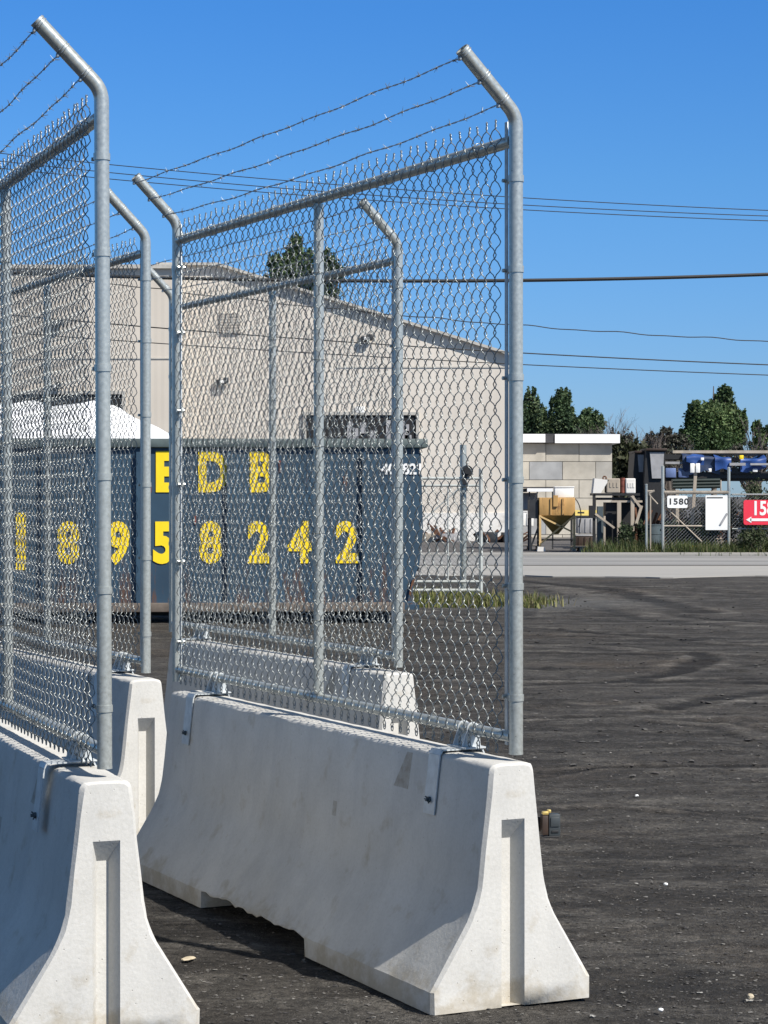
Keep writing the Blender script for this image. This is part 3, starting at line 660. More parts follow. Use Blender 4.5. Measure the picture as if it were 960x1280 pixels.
def one_stone(px, py, s, m, label, seed, flat=.5, el=1.6):
    Yd = CH * F / (py - HY); c = at(px, py, Yd); rd = random.Random(seed)
    bm = bmesh.new(); bmesh.ops.create_icosphere(bm, subdivisions=2, radius=1)
    for v in bm.verts: v.co = Vector((v.co.x * s * el, v.co.y * s, v.co.z * s * flat)) * rd.uniform(.85, 1.1)
    o = finish(bm, 'stone', m, smooth=False); o.location = (c.x, c.y, s * flat * .4); o.rotation_euler.z = rd.uniform(0, 3)
    tag(o, label, 'stone', 'larger loose stones')
one_stone(938, 1247, .011, M['tan'], 'tan stone lying alone near the bottom right corner', 1, .9, 1.1)
one_stone(235, 1199, .022, M['tan'], 'flat pale stone on the ground between the two front barriers', 2, .25, 1.8)
one_stone(826, 1263, .009, M['white'], 'small white stone at the bottom, left of the tan stone', 3, .7, 1.1)
one_stone(832, 1106, .010, M['white'], 'white stone right of the middle barrier, halfway down its end', 4, .7, 1.1)
one_stone(796, 995, .011, M['white'], 'white stone right of the barrier top, just below post level', 5, .6, 1.3)

# ------------------------------------------------------------------ roll-off container
DY = 29.4
cont = empty('roll_off_container', (0, 0, 0)); tag(cont, 'blue grey roll-off container with yellow phone number behind the fence panels', 'container')
k = DY / F
def cx_(px): return (px - CX) * k
def cz_(py): return CH - (py - HY) * k
XR = cx_(524); XL = cx_(524) - 7.2; TOP = cz_(556); BOT = cz_(762); W = 2.4
cont.location = (XR, DY, 0); cont.rotation_euler = (0, 0, R(3.2))
lx = lambda px: (px - 524) * k
bm = bmesh.new()
box(bm, ((XL - XR) / 2, W / 2 + .05, (TOP + BOT) / 2 + .0), (XR - XL, .06, TOP - BOT - .02))         # far side
prism(bm, [(XL - XR, BOT), (lx(508), BOT), (lx(512), cz_(738)), (0, cz_(706)), (0, TOP), (XL - XR, TOP)], .005, .055)                              # near side
box(bm, ((XL - XR) / 2, W / 4, BOT + .03), (XR - XL, W / 2, .06)); box(bm, (XL - XR + .03, W / 2 / 1, (TOP + BOT) / 2), (.06, W * .98, TOP - BOT)); box(bm, (-.03, W / 2, (TOP + cz_(706)) / 2), (.05, W * .94, TOP - cz_(706)))
body = finish(bm, 'body', M['cont'], cont, smooth=False)
for px in (-60, 58, 175, 287, 455):
    bm = bmesh.new(); x = lx(px)
    prism(bm, [(x - .03, 0), (x + .03, 0), (x + .03, 1), (x - .03, 1)], -.06, 0)
    for v in bm.verts: v.co.z = BOT + .02 + v.co.z * (TOP - BOT - .12)
    finish(bm, 'rib', M['cont'], cont, smooth=False)
bm = bmesh.new(); box(bm, ((XL - XR) / 2 + .04, -.0, TOP + .02), (XR - XL + .14, .12, .12), .012); box(bm, ((XL - XR) / 2 + .04, W + .02, TOP + .02), (XR - XL + .14, .16, .12), .012)
box(bm, (.05, W / 2, TOP + .02), (.12, W, .12), .012); finish(bm, 'top_rim', M['rim'], cont)
bm = bmesh.new(); box(bm, ((XL - XR) / 2 - .1, -.03, BOT + .04), (XR - XL - .2, .08, .12), .01); finish(bm, 'bottom_rail', M['grime'], cont)
bm = bmesh.new(); prism(bm, [(lx(511), cz_(742)), (lx(515), cz_(725)), (lx(520), cz_(722)), (lx(514), cz_(735)), (lx(514), cz_(748))], -.04, .04); finish(bm, 'hinge_hook', M['rust'], cont)
bm = bmesh.new()
for y in (.7, 1.7): box(bm, ((XL - XR) / 2, y, BOT / 2 + .04), (XR - XL - .6, .12, BOT - .06))
for x in (-.5, -6.4):
    for y in (.25, 2.1): tube(bm, [(x, y - .12, .11), (x, y + .12, .11)], .11, 16)
split_loose(finish(bm, 'skid', M['dark'], cont))
# hinged tail gate end with sloping lower corner at right
bm = bmesh.new(); prism(bm, [(.0, TOP - .1), (.03, TOP - .1), (.06, cz_(665)), (.0, cz_(715))], .1, W); finish(bm, 'tail_gate', M['cont'], cont, smooth=False)
def digit(ch, px, py, h_px, part):
    hh = h_px * k
    text_mesh(ch, hh / .70, M['yellow'], part, cont, (lx(px), -.004, cz_(py)), ext=.004, off=.034, sx=.80)
for ch, px in zip('EDB', (208, 267, 326)): digit(ch, px, 592.5, 46, 'yellow_letter')
digit('1', 30, 680, 66, 'yellow_digit')
for ch, px in zip('8958242', (88, 150, 206, 264, 324, 375, 434)): digit(ch, px, 680.5, 47, 'yellow_digit')
text_mesh('403821', .20, M['white'], 'serial_number', cont, (lx(503), -.004, cz_(587)), off=.006, sx=.95)
bm = bmesh.new()
for px, py, w_, h_ in ((350, 583, .12, .4), (245, 650, .1, .3), (190, 612, .06, .2), (430, 600, .08, .25)):
    box(bm, (lx(px), -.001, cz_(py)), (w_ * .25, .012, h_ * .4), rot=Matrix.Rotation(.3, 3, 'Y') if False else None)
split_loose(finish(bm, 'rust_patch', M['redrust'], cont))
# white tarpaulin heap
def heap(name, x0, x1, y0, y1, z0, hfun, m, label, cat):
    n = 60; mth = 24; V = []; Fa = []
    for j in range(mth + 1):
        for i in range(n + 1):
            x = x0 + (x1 - x0) * i / n; y = y0 + (y1 - y0) * j / mth; v = j / mth
            ed = min(1, 3.2 * min(v, 1 - v) + .0) ** .6
            z = z0 + hfun(x) * ed + .02 * math.sin(x * 7 + y * 3) * ed + .03 * float(vnoise(np.array([x * 4.]), np.array([y * 4.]), 31)[0]) * ed
            V.append((x, y, z))
    for j in range(mth):
        for i in range(n): a = j * (n + 1) + i; Fa.append((a, a + 1, a + n + 2, a + n + 1))
    o = raw(name, V, Fa, m, smooth=True); return tag(o, label, cat)
def hf(x):
    px = x / k / 1.03 + CX
    pts = [(-150, 556), (-60, 520), (0, 500), (35, 497), (62, 506), (85, 500), (110, 497), (150, 508), (190, 530), (232, 552)]
    y = np.interp(px, [p[0] for p in pts], [p[1] for p in pts]); return max(0.0, (556 - y) * k * 1.03)
heap('tarpaulin', cx_(-150) * 1.03, cx_(232) * 1.03, DY + .35, DY + 2.0, TOP - .02, hf, M['whitecloth'], 'white tarpaulin mounded above the left end of the blue container', 'tarpaulin')

# ------------------------------------------------------------------ gate of pale pipe beside the container
GY = 36.5; kg = GY / F
gate = empty('pipe_gate', (0, 0, 0)); tag(gate, 'chain link gate of pale pipe with a dark round reel right of the blue container', 'gate')
P_ = lambda px, py, Y=GY: at(px, py, Y)
bm = bmesh.new()
for a, b, r_ in (((440, 598), (601, 598), .024), ((440, 607), (601, 607), .02), ((500, 727), (601, 727), .024), ((495, 738), (601, 738), .03), ((601, 586), (601, 741), .034), ((560, 607), (560, 727), .012), ((440, 607), (440, 738), .02), ((512, 665), (578, 607), .012)):
    tube(bm, [P_(*a), P_(*b)], r_, 8)
finish(bm, 'frame', mat('pale_weathered_pipe', (.42, .44, .42), .5, .2, .2, 8), gate)
bm = bmesh.new(); tube(bm, [P_(579, 556, GY + .15), P_(579, 742, GY + .15)], .055, 12); finish(bm, 'gate_post', M['pipe'], gate)
bm = bmesh.new(); c = P_(584, 589, GY - .05); tube(bm, [c, c + Vector((0, .12, 0))], .10, 16); tube(bm, [c + Vector((0, -.04, 0)), c + Vector((0, .2, 0))], .05, 12); box(bm, c + Vector((-.04, .05, -.16)), (.07, .08, .12)); finish(bm, 'reel', M['black'], gate)
def flat_mesh(x0, x1, z0, z1, y, p=.07, r=.0022, tilt=0):
    V = []; Fa = []; b = 0
    def seg(a, c):
        nonlocal b
        a = np.array(a); c = np.array(c); d = c - a; d /= np.linalg.norm(d); n1 = np.cross(d, [0, 1, 0.]); n2 = np.array([0, 1, 0.])
        for q in (a, c):
            for t in (0, 2.094, 4.188): V.append(q + r * (n1 * math.cos(t) + n2 * math.sin(t)))
        for t in range(3): Fa.append((b + t, b + (t + 1) % 3, b + 3 + (t + 1) % 3, b + 3 + t))
        b += 6
    H = z1 - z0; Wd = x1 - x0
    s = -H
    while s < Wd:
        lo = max(0, -s); hi = min(H, Wd - s)
        if hi > lo:
            seg((x0 + s + lo, y, z0 + lo), (x0 + s + hi, y, z0 + hi)); seg((x1 - s - lo, y, z0 + lo), (x1 - s - hi, y, z0 + hi))
        s += p
    return [tuple(v) for v in V], Fa
a = P_(440, 738); b = P_(601, 607); V, Fa = flat_mesh(a.x, b.x, a.z, b.z, GY, .085); raw('chain_link_mesh', V, Fa, M['wire'], gate)

# ------------------------------------------------------------------ warehouse
BY = 82.0
def pb(px, py, Y=BY): q = at(px, py, Y); return (q.x, q.z)
wh = empty('warehouse', (0, BY, 0)); tag(wh, 'pale gabled warehouse with a dark loading bay behind the container', 'building')
hgt = lambda py, Y=BY: CH - (py - HY) * Y / F
bx = lambda px, Y=BY: (px - CX) * Y / F
bm = bmesh.new(); prism(bm, [(bx(200), 0), (bx(640), 0), (bx(640), hgt(445)), (bx(443), hgt(384)), (bx(272), hgt(332)), (bx(200), hgt(332))], 0, 40)
finish(bm, 'wall', M['pale'], wh, smooth=False)
bm = bmesh.new()
for (p, q) in (((644, 446), (443, 383.5)), ((443, 383.5), (272, 331.5)), ((272, 331.5), (196, 331.5))):
    a = Vector((bx(p[0]), -.12, hgt(p[1]) + .03)); b = Vector((bx(q[0]), -.12, hgt(q[1]) + .03)); bar(bm, a, b, .25, .10)
finish(bm, 'roof_edge', M['trim'], wh, smooth=False)
bm = bmesh.new(); box(bm, ((bx(420) + bx(640)) / 2, -.012, hgt(459)), (bx(640) - bx(420), .03, .05)); finish(bm, 'seam', M['trim'], wh)
bm = bmesh.new(); box(bm, ((bx(200) + bx(640)) / 2, -.03, hgt(641) / 2), (bx(640) - bx(200) - .02, .06, hgt(641))); finish(bm, 'foundation', M['band'], wh)
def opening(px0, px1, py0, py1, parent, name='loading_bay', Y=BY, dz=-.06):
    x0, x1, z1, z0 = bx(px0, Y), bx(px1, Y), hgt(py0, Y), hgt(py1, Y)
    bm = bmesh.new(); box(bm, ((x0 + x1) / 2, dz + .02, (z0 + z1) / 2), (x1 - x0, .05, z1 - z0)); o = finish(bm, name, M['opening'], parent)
    bm = bmesh.new(); f = .12
    for c_, s_ in ((((x0 + x1) / 2, dz, z1 + f / 2), (x1 - x0 + 2 * f, .14, f)), ((x0 - f / 2, dz, (z0 + z1) / 2), (f, .14, z1 - z0)), ((x1 + f / 2, dz, (z0 + z1) / 2), (f, .14, z1 - z0))): box(bm, c_, s_)
    finish(bm, 'frame', M['trim'], o); return o
o = opening(383, 520, 519, 640, wh)
bm = bmesh.new(); rd = random.Random(2)
for i in range(12):
    x = bx(390 + rd.random() * 125); z = hgt(560 - rd.random() * 25); box(bm, (x, -.09, z), (rd.uniform(.1, .3), .03, rd.uniform(.3, .9)))
split_loose(finish(bm, 'stored_crate', M['midgrey'], o))
bm = bmesh.new(); x0, x1, z1, z0 = bx(275), bx(301), hgt(390), hgt(417); box(bm, ((x0 + x1) / 2, -.03, (z0 + z1) / 2), (x1 - x0, .05, z1 - z0))
for i in range(8): box(bm, ((x0 + x1) / 2, -.08, z0 + (i + .5) / 8 * (z1 - z0)), (x1 - x0 - .04, .06, .035), rot=None)
finish(bm, 'louvre_vent', M['pale'], wh)
def wall_lamp(px, py, parent, Y=BY):
    bm = bmesh.new(); x, z = bx(px, Y), hgt(py, Y); box(bm, (x - .05, -.12, z), (.28, .22, .2), .03); box(bm, (x + .18, -.2, z + .05), (.2, .2, .24), .03); lo = finish(bm, 'wall_lamp', M['dark'], parent)
    bm = bmesh.new(); box(bm, (x + .04, -.26, z + .01), (.18, .08, .12), .02); finish(bm, 'lens', M['white'], lo)
for q in ((457, 424), (277, 478)): wall_lamp(*q, wh)
bm = bmesh.new(); box(bm, (bx(450), -.08, hgt(512)), (.34, .12, .24), .02); finish(bm, 'wall_box', M['white'], wh)

LY = 79.0
lb = empty('side_building', (0, LY, 0)); tag(lb, 'beige metal sided building at far left, its corner left of the gabled warehouse', 'building')
bm = bmesh.new(); box(bm, ((bx(-260, LY) + bx(219, LY)) / 2, 15, hgt(333, LY) / 2), (bx(219, LY) - bx(-260, LY), 30, hgt(333, LY))); finish(bm, 'wall', M['beige'], lb, smooth=False)
bm = bmesh.new(); box(bm, ((bx(-260, LY) + bx(220, LY)) / 2, -.06, hgt(333.5, LY)), (bx(220, LY) - bx(-260, LY) + .1, .2, .14)); finish(bm, 'roof_edge', M['trim'], lb)
bm = bmesh.new(); box(bm, ((bx(-260, LY) + bx(219, LY)) / 2, -.015, hgt(448, LY)), (bx(219, LY) - bx(-260, LY), .03, .05)); finish(bm, 'seam', M['trim'], lb)
opening(-60, 153, 493, 640, lb, 'bay_door', LY)
for q in ((70, 405), (68, 484)): wall_lamp(*q, lb, LY)

# ------------------------------------------------------------------ block building
KY = 89.0
kb = empty('block_building', (0, KY, 0)); tag(kb, 'low building of large pale concrete blocks under a white roof edge', 'building')
V = []; Fa = []; T = []; b = 0; rd = random.Random(12)
def addbox(x0, x1, y0, y1, z0, z1, col):
    global b
    for x in (x0, x1):
        for y in (y0, y1):
            for z in (z0, z1): V.append((x, y, z))
    for f in ((0, 1, 3, 2), (4, 6, 7, 5), (0, 4, 5, 1), (2, 3, 7, 6), (0, 2, 6, 4), (1, 5, 7, 3)): Fa.append(tuple(i + b for i in f))
    T.extend([[*col, 1]] * 8); b += 8
Xr = bx(765, KY); bh = 22.8 * KY / F; bw = 41.5 * KY / F; zt = hgt(554.5, KY)
rows = int(zt / bh) + 1
for r_ in range(rows):
    z1 = zt - r_ * bh - (0.0 if r_ == 0 else 0); z0 = max(-.1, z1 - bh + .022)
    x = Xr if r_ % 2 == 0 else Xr - 0.0
    first = True
    while x > bx(652, KY):
        wdt = bw * (.5 if (first and r_ % 2 == 1) else 1.0)
        if r_ == 0: wdt = bw * (1 if not first else 1)
        q = rd.random(); col = (.47, .44, .38) if q < .55 else ((.40, .385, .35) if q < .75 else (.36, .37, .38))
        ff = rd.uniform(.90, 1.06); col = tuple(c * ff for c in col)
        addbox(x - wdt + .022, x, rd.uniform(-.012, .012), .6, z0, z1, col); x -= wdt; first = False
addbox(bx(650, KY), Xr - .02, .05, .7, -.1, zt, (.2, .19, .18)); addbox(Xr - .6, Xr - .01, .62, 12, -.1, zt, (.40, .38, .34))
raw('wall', V, Fa, M['block'], kb, tint=T)
bm = bmesh.new(); box(bm, ((bx(644, KY) + bx(681, KY)) / 2, 5.5, hgt(548, KY)), (bx(681, KY) - bx(644, KY), 11.6, .34)); 
box(bm, ((bx(693, KY) + bx(774, KY)) / 2, 5.5, hgt(548.5, KY)), (bx(774, KY) - bx(693, KY), 11.6, .36)); split_loose(finish(bm, 'roof_fascia', M['fascia'], kb))
bm = bmesh.new(); box(bm, ((bx(645, KY) + bx(774, KY)) / 2, 5.6, hgt(543.2, KY)), (bx(774, KY) - bx(645, KY) - .1, 11.4, .06)); box(bm, (bx(687, KY), 0, hgt(549, KY)), (.4, .5, .3)); box(bm, ((bx(650, KY) + bx(765, KY)) / 2, .3, hgt(554, KY) + .06), (bx(764, KY) - bx(651, KY), .5, .1)); finish(bm, 'roof', M['roofdark'], kb)
bm = bmesh.new(); box(bm, (bx(690, KY) + .6, -.06, hgt(641, KY)), (bx(745, KY) - bx(640, KY), .05, .22)); finish(bm, 'yellow_stripe', mat('pale_yellow_stripe', (.7, .55, .16), .7), kb)

# ------------------------------------------------------------------ yard objects
HYD = 66.5; kh = HYD / F
def hp(px, py, dy=0): return at(px, py, HYD) + Vector((0, dy, 0))
hop = empty('hopper', hp(690, 690)); tag(hop, 'weathered yellow steel hopper on four braced legs beyond the road', 'hopper')
def rel(o, p): return Vector(p) - o.location
x0, x1, zt_, zm = hp(674, 622).x, hp(719, 622).x, hp(674, 622).z, hp(674, 644.5).z
hd = .95; ox, oy, oz = hop.location
def L(x, y, z): return (x - ox, y, z - oz)
bm = bmesh.new()
box(bm, L((x0 + x1) / 2, hd / 2, (zt_ + zm) / 2), (x1 - x0, hd, zt_ - zm), .02)
for t in (.33, .66): box(bm, L(x0 + (x1 - x0) * t, -.015, (zt_ + zm) / 2), (.05, .04, zt_ - zm - .04))
box(bm, L((x0 + x1) / 2 - .05, -.03, zt_ - .1), (.14, .06, .34)); finish(bm, 'bin', M['hopper'], hop)
bm = bmesh.new(); tz = hp(0, 668).z
top = [bm.verts.new(L(x, y, zm)) for x, y in ((x0 + .03, .02), (x1 - .03, .02), (x1 - .03, hd - .02), (x0 + .03, hd - .02))]
cxm = (x0 + x1) / 2; bt = [bm.verts.new(L(cxm + a_, hd / 2 + c_, tz)) for a_, c_ in ((-.07, -.07), (.07, -.07), (.07, .07), (-.07, .07))]
for i in range(4): bm.faces.new((top[i], top[(i + 1) % 4], bt[(i + 1) % 4], bt[i]))
bm.faces.new(bt); finish(bm, 'cone', M['hopperdark'], hop)
for x in (x0 + .03, x1 - .03):
    for y in (.02, hd - .02):
        bm = bmesh.new(); box(bm, L(x, y, (zm + .0) / 2 + .05), (.065, .065, zm - .08)); finish(bm, 'leg', M['hopperleg'] if y < .1 else M['dark'], hop)
bm = bmesh.new(); zb_ = hp(0, 679).z
bar(bm, L(x0 + .05, 0, zm - .03), L(x1 - .1, 0, zb_ + .35), .05, .05); bar(bm, L(x1 - .05, 0, zm - .03), L(x0 + .05, 0, zb_), .05, .05); finish(bm, 'brace', M['hopperleg'], hop)
bm = bmesh.new(); 
for x in (x0 + .03, x1 - .03): box(bm, L(x, hd / 2, .35), (.05, hd, .05))
box(bm, L(cxm, hd - .02, .35), (x1 - x0, .05, .05)); box(bm, L(x0 - .16, .5, zm + .2), (.26, .8, zt_ - zm + .02)); 
for y in (.15, .9): box(bm, L(x0 - .26, y, zm / 2), (.06, .06, zm)); 
bar(bm, L(x0 - .26, .15, .1), L(x0, .15, .8), .05, .05); finish(bm, 'rear_frame', M['dark'], hop)
bm = bmesh.new(); tube(bm, [L(x1 - .15 + .35 * math.sin(a), .3, zt_ - .55 + .6 * math.cos(a)) for a in np.linspace(0, 2.2, 14)], .018, 6); box(bm, L(x1 + .2, .3, hp(0, 641).z), (.2, .1, .05)); finish(bm, 'hose', M['dark'], hop)
bm = bmesh.new(); prism(bm, [(-.12, 0), (.14, 0), (.1, .16), (-.1, .16)], 0, .3); 
foot = finish(bm, 'footing', M['band'], hop); foot.location = L(x0 + .05, -.15, 0)
def simple(name, label, cat, mname, builder, group=None, smooth=True):
    bm = bmesh.new(); builder(bm); o = finish(bm, name, M[mname], smooth=smooth); return tag(o, label, cat, group)
# base under the hopper
def bb(px0, px1, py0, py1, Y, dep, bev=.01):
    a = at(px0, py1, Y); c = at(px1, py0, Y); return (Vector(((a.x + c.x) / 2, Y + dep / 2, (a.z + c.z) / 2)), (c.x - a.x, dep, c.z - a.z))
def B2(bm, px0, px1, py0, py1, Y, dep, bev=.01): c_, s_ = bb(px0, px1, py0, py1, Y, dep); box(bm, c_, s_, bev)
# trolley-like white box on the hopper
wb = empty('white_crate', at(706, 622, HYD) + Vector((0, .3, 0))); tag(wb, 'white crate sitting on top of the yellow hopper', 'crate')
bm = bmesh.new(); s_ = 24 * kh; box(bm, (.0, .1, 6.5 * kh), (s_, .5, 12.5 * kh), .02); box(bm, (0, .1, 13.2 * kh), (s_ + .03, .54, .03), .01); finish(bm, 'crate_body', M['white'], wb)
# lean-to bench at left
SY = 69
sh = empty('work_shelter', at(668, 1.7 * F / SY + HY, SY)); sh.location.z = 0; tag(sh, 'small open work shelter with a white edged roof left of the hopper', 'shelter')
def S(bm, px0, px1, py0, py1, Y, dep, o): c_, s_ = bb(px0, px1, py0, py1, Y, dep); box(bm, c_ - o.location, s_)
bm = bmesh.new(); S(bm, 659, 691, 610.5, 614.5, SY, 1.6, sh); finish(bm, 'roof_edge', M['fascia'], sh)
bm = bmesh.new(); S(bm, 640, 692, 608.6, 610, SY, 1.8, sh); S(bm, 640, 659, 611, 615, SY + .2, 1.4, sh); finish(bm, 'roof', M['roofdark'], sh)
for px in (643, 661, 690):
    bm = bmesh.new(); S(bm, px, px + 1.8, 614, HY + CH * F / SY - .2, SY + .1, .06, sh); finish(bm, 'upright', M['dark'], sh)
bm = bmesh.new(); S(bm, 640, 692, 637, 639.5, SY, 1.3, sh); finish(bm, 'work_top', M['dark'], sh)
bm = bmesh.new(); bar(bm, at(662, 636, SY) - sh.location, at(672, 615, SY) - sh.location, .05, .05); finish(bm, 'brace', M['dark'], sh)
bm = bmesh.new(); S(bm, 652, 672, 616, 637, SY + 1.5, .05, sh); finish(bm, 'back_panel', M['midgrey'], sh)
def crate(name, label, cat, mn, px0, px1, py0, py1, Y, dep, lid=None):
    a = at((px0 + px1) / 2, py1, Y); o = empty(name, (a.x, Y, a.z)); tag(o, label, cat)
    wdt = (px1 - px0) * Y / F; h_ = (py1 - py0) * Y / F
    bm = bmesh.new(); box(bm, (0, dep / 2, h_ / 2), (wdt, dep, h_), .02)
    for t in (-.33, 0, .33): box(bm, (wdt * t, -.008, h_ / 2), (.03, .03, h_ * .86))
    finish(bm, 'shell', M[mn], o)
    bm = bmesh.new(); box(bm, (0, dep / 2, h_ + .015), (wdt + .03, dep + .03, .035), .008); finish(bm, 'lid', M[lid or mn], o)
    return o
crate('water_tank', 'cream square tank standing under the work shelter', 'tank', 'white', 652, 667, 640, 658, 68.2, .5)
zb66 = HY + CH * F / 67.5
crate('storage_box', 'grey storage box standing between the hopper and the dark steel rack', 'box', 'midgrey', 722, 742, 647, 667, 74.5, .8, 'dark')
crate('lower_box', 'low brown grey box on the yard right behind the hopper legs', 'box', 'brown', 720, 742, 670, 688.5, 69.5, .8, 'midgrey')
# pallet row with small things near warehouse foot and shelter
def pallet(label, px0, px1, Y, group='pallets in the far yard'):
    z = 0; a = at(px0, 600, Y).x; c = at(px1, 600, Y).x; o = empty('pallet', ((a + c) / 2, Y, .02)); tag(o, label, 'pallet', group); bm = bmesh.new(); wdt = c - a
    for t in range(5): box(bm, (0, .1 + t * .2, .13), (wdt, .14, .025))
    for t in (-.46, 0, .46): box(bm, (wdt * t, .5, .06), (.1, 1.0, .11))
    for t in (-.46, 0, .46): box(bm, (wdt * t, .5, 0), (.12, 1.0, .02))
    finish(bm, 'boards', M['wood'], o); return o
pallet('weathered pallet under the cream tank left of the hopper', 651, 675, 68)
pallet('pale pallet lying flat on the yard at the foot of the dark steel rack', 717, 736, 66.5)
rd = random.Random(31)
def scrap(label, px0, px1, py0, py1, Y, mname, seed, grp='scrap along the warehouse foot'):
    rdd = random.Random(seed); a = at((px0 + px1) / 2, py1, Y); o = empty('scrap_pile', (a.x, Y, 0)); tag(o, label, 'scrap pile', grp)
    wdt = (px1 - px0) * Y / F; h_ = max(.3, at(0, py0, Y).z)
    bm = bmesh.new()
    for i in range(16):
        x = rdd.uniform(-wdt / 2, wdt / 2); t = 1 - abs(x) / wdt * 1.2
        p = Vector((x, rdd.uniform(0, .8), .05)); q = p + Vector((rdd.uniform(-.7, .7), rdd.uniform(-.2, .2), h_ * t * rdd.uniform(.4, 1)))
        bar(bm, p, q, rdd.uniform(.04, .09), rdd.uniform(.04, .12))
    finish(bm, 'bars', M['rust'], o)
    bm = bmesh.new()
    for i in range(7):
        s3 = rdd.uniform(.2, .5); box(bm, (rdd.uniform(-wdt / 2, wdt / 2), rdd.uniform(.2, .8), s3 * .4), (s3 * 1.6, s3, s3 * .8), .01, Matrix.Rotation(rdd.uniform(-.3, .3), 3, 'Z'))
    finish(bm, 'lumps', M[mname], o)
scrap('rusty bars heaped at the warehouse foot left of the gate post', 541, 575, 656, 678, 79.5, 'midgrey', 1)
scrap('dark scrap heap at the warehouse foot right of the gate reel', 600, 655, 655, 678, 79, 'dark', 2)
scrap('scrap heap at the warehouse foot beside the end of the container', 505, 540, 661, 678, 80, 'wood', 3)

scrap('dark tangled scrap heaped behind the left half of the yard gate', 832, 868, 622, 690, 67.6, 'dark', 4, 'scrap behind the yard gate')
scrap('timber and rusty scrap heaped behind the blank white board', 868, 915, 628, 690, 68.0, 'wood', 5, 'scrap behind the yard gate')
scrap('dark scrap between the steel stand and the tall skips', 790, 812, 612, 690, 66.2, 'dark', 6, 'scrap behind the yard gate')
# ---- dark steel rack with blocks on top
RY = 65.0
rk = empty('steel_rack', at(780, HY + CH * F / RY, RY)); rk.location.z = 0; tag(rk, 'dark steel frame stand with pale channel uprights at the roadside', 'steel stand')
def RS(bm, px0, px1, py0, py1, dY, dep): S(bm, px0, px1, py0, py1, RY + dY, dep, rk)
bm = bmesh.new(); RS(bm, 742, 800, 616.5, 619.5, 0, 1.2); RS(bm, 741, 744.5, 618, 689, 0, .1); RS(bm, 741, 744.5, 618, 686, 1.1, .1); RS(bm, 737, 744.5, 632, 647.5, -.05, .3); RS(bm, 757, 771, 628, 689, .3, .7); RS(bm, 745, 800, 622, 625, .1, .9); RS(bm, 777, 790, 622, 660, .6, .5)
finish(bm, 'frame', M['black'], rk)
bm = bmesh.new(); RS(bm, 747, 754, 633, 690, .15, .3); finish(bm, 'side_plate', M['teal'], rk)
bm = bmesh.new(); RS(bm, 771.5, 776.5, 628, 690, -.02, .12); RS(bm, 754.5, 757, 645, 688, -.02, .08); RS(bm, 755, 774, 687, 689.5, -.03, .1); RS(bm, 764, 803, 625.5, 628, -.02, .06)
bar(bm, at(744, 642, RY - .05) - rk.location, at(768, 660, RY - .05) - rk.location, .05, .06); finish(bm, 'channel', M['wood'], rk)
bm = bmesh.new(); RS(bm, 788.5, 793, 620, 667, -.1, .12); bar(bm, at(790, 620, RY - .1) - rk.location, at(802, 636, RY - .1) - rk.location, .07, .07); bar(bm, at(802, 632, RY - .1) - rk.location, at(795, 655, RY - .1) - rk.location, .08, .08); finish(bm, 'timber_prop', M['wood'], rk)
def blk(label, px0, px1, py0, py1, mn, poly=None):
    a = at((px0 + px1) / 2, py1, RY); o = empty('concrete_lump', (a.x, RY + .2, a.z + .003)); tag(o, label, 'concrete lump', 'lumps on the steel stand'); kk = RY / F
    bm = bmesh.new()
    if poly: prism(bm, [((x - (px0 + px1) / 2) * kk, (py1 - y) * kk) for x, y in poly], 0, .6)
    else:
        box(bm, (0, .3, (py1 - py0) * kk / 2), ((px1 - px0) * kk, .6, (py1 - py0) * kk), .03)
        for t in (-.2, .05, .3): box(bm, (t * (px1 - px0) * kk, -.004, (py1 - py0) * kk * .55), (.05, .02, .14))
    finish(bm, 'lump_body', M[mn], o, smooth=False)
blk('slanted grey lump at the left end of the steel stand', 742, 758, 598, 616.4, 'band', [(742, 616.4), (752, 616.4), (762, 600), (744, 598)])
blk('speckled lump in the middle of the steel stand', 759, 776, 598, 616.4, 'wood')
blk('pale block at the right end of the steel stand beside the red drum', 783, 795.5, 598, 617, 'band')
dr = empty('red_drum', at(779.5, 616.4, RY) + Vector((0, .3, .004))); tag(dr, 'narrow rusty red drum between two lumps on the steel stand', 'drum')
bm = bmesh.new(); tube(bm, [(0, 0, 0), (0, 0, 19 * RY / F)], .075, 14)
for z in (.02, .2, .38): tube(bm, [(0, 0, z), (0, 0, z + .02)], .082, 14)
finish(bm, 'drum_shell', M['redrust'], dr)
kn = empty('hook_block', at(757, 600, RY) + Vector((0, .3, 0))); tag(kn, 'small rusty hook sticking up above the slanted grey lump', 'hook')
bm = bmesh.new(); tube(bm, [(.0, 0, -.16), (0, 0, .02)], .025, 8); tube(bm, [(.05 * math.cos(a), 0, .06 + .05 * math.sin(a)) for a in np.linspace(0, 6.28, 14)], .022, 8); finish(bm, 'hook_ring', M['rust'], kn)

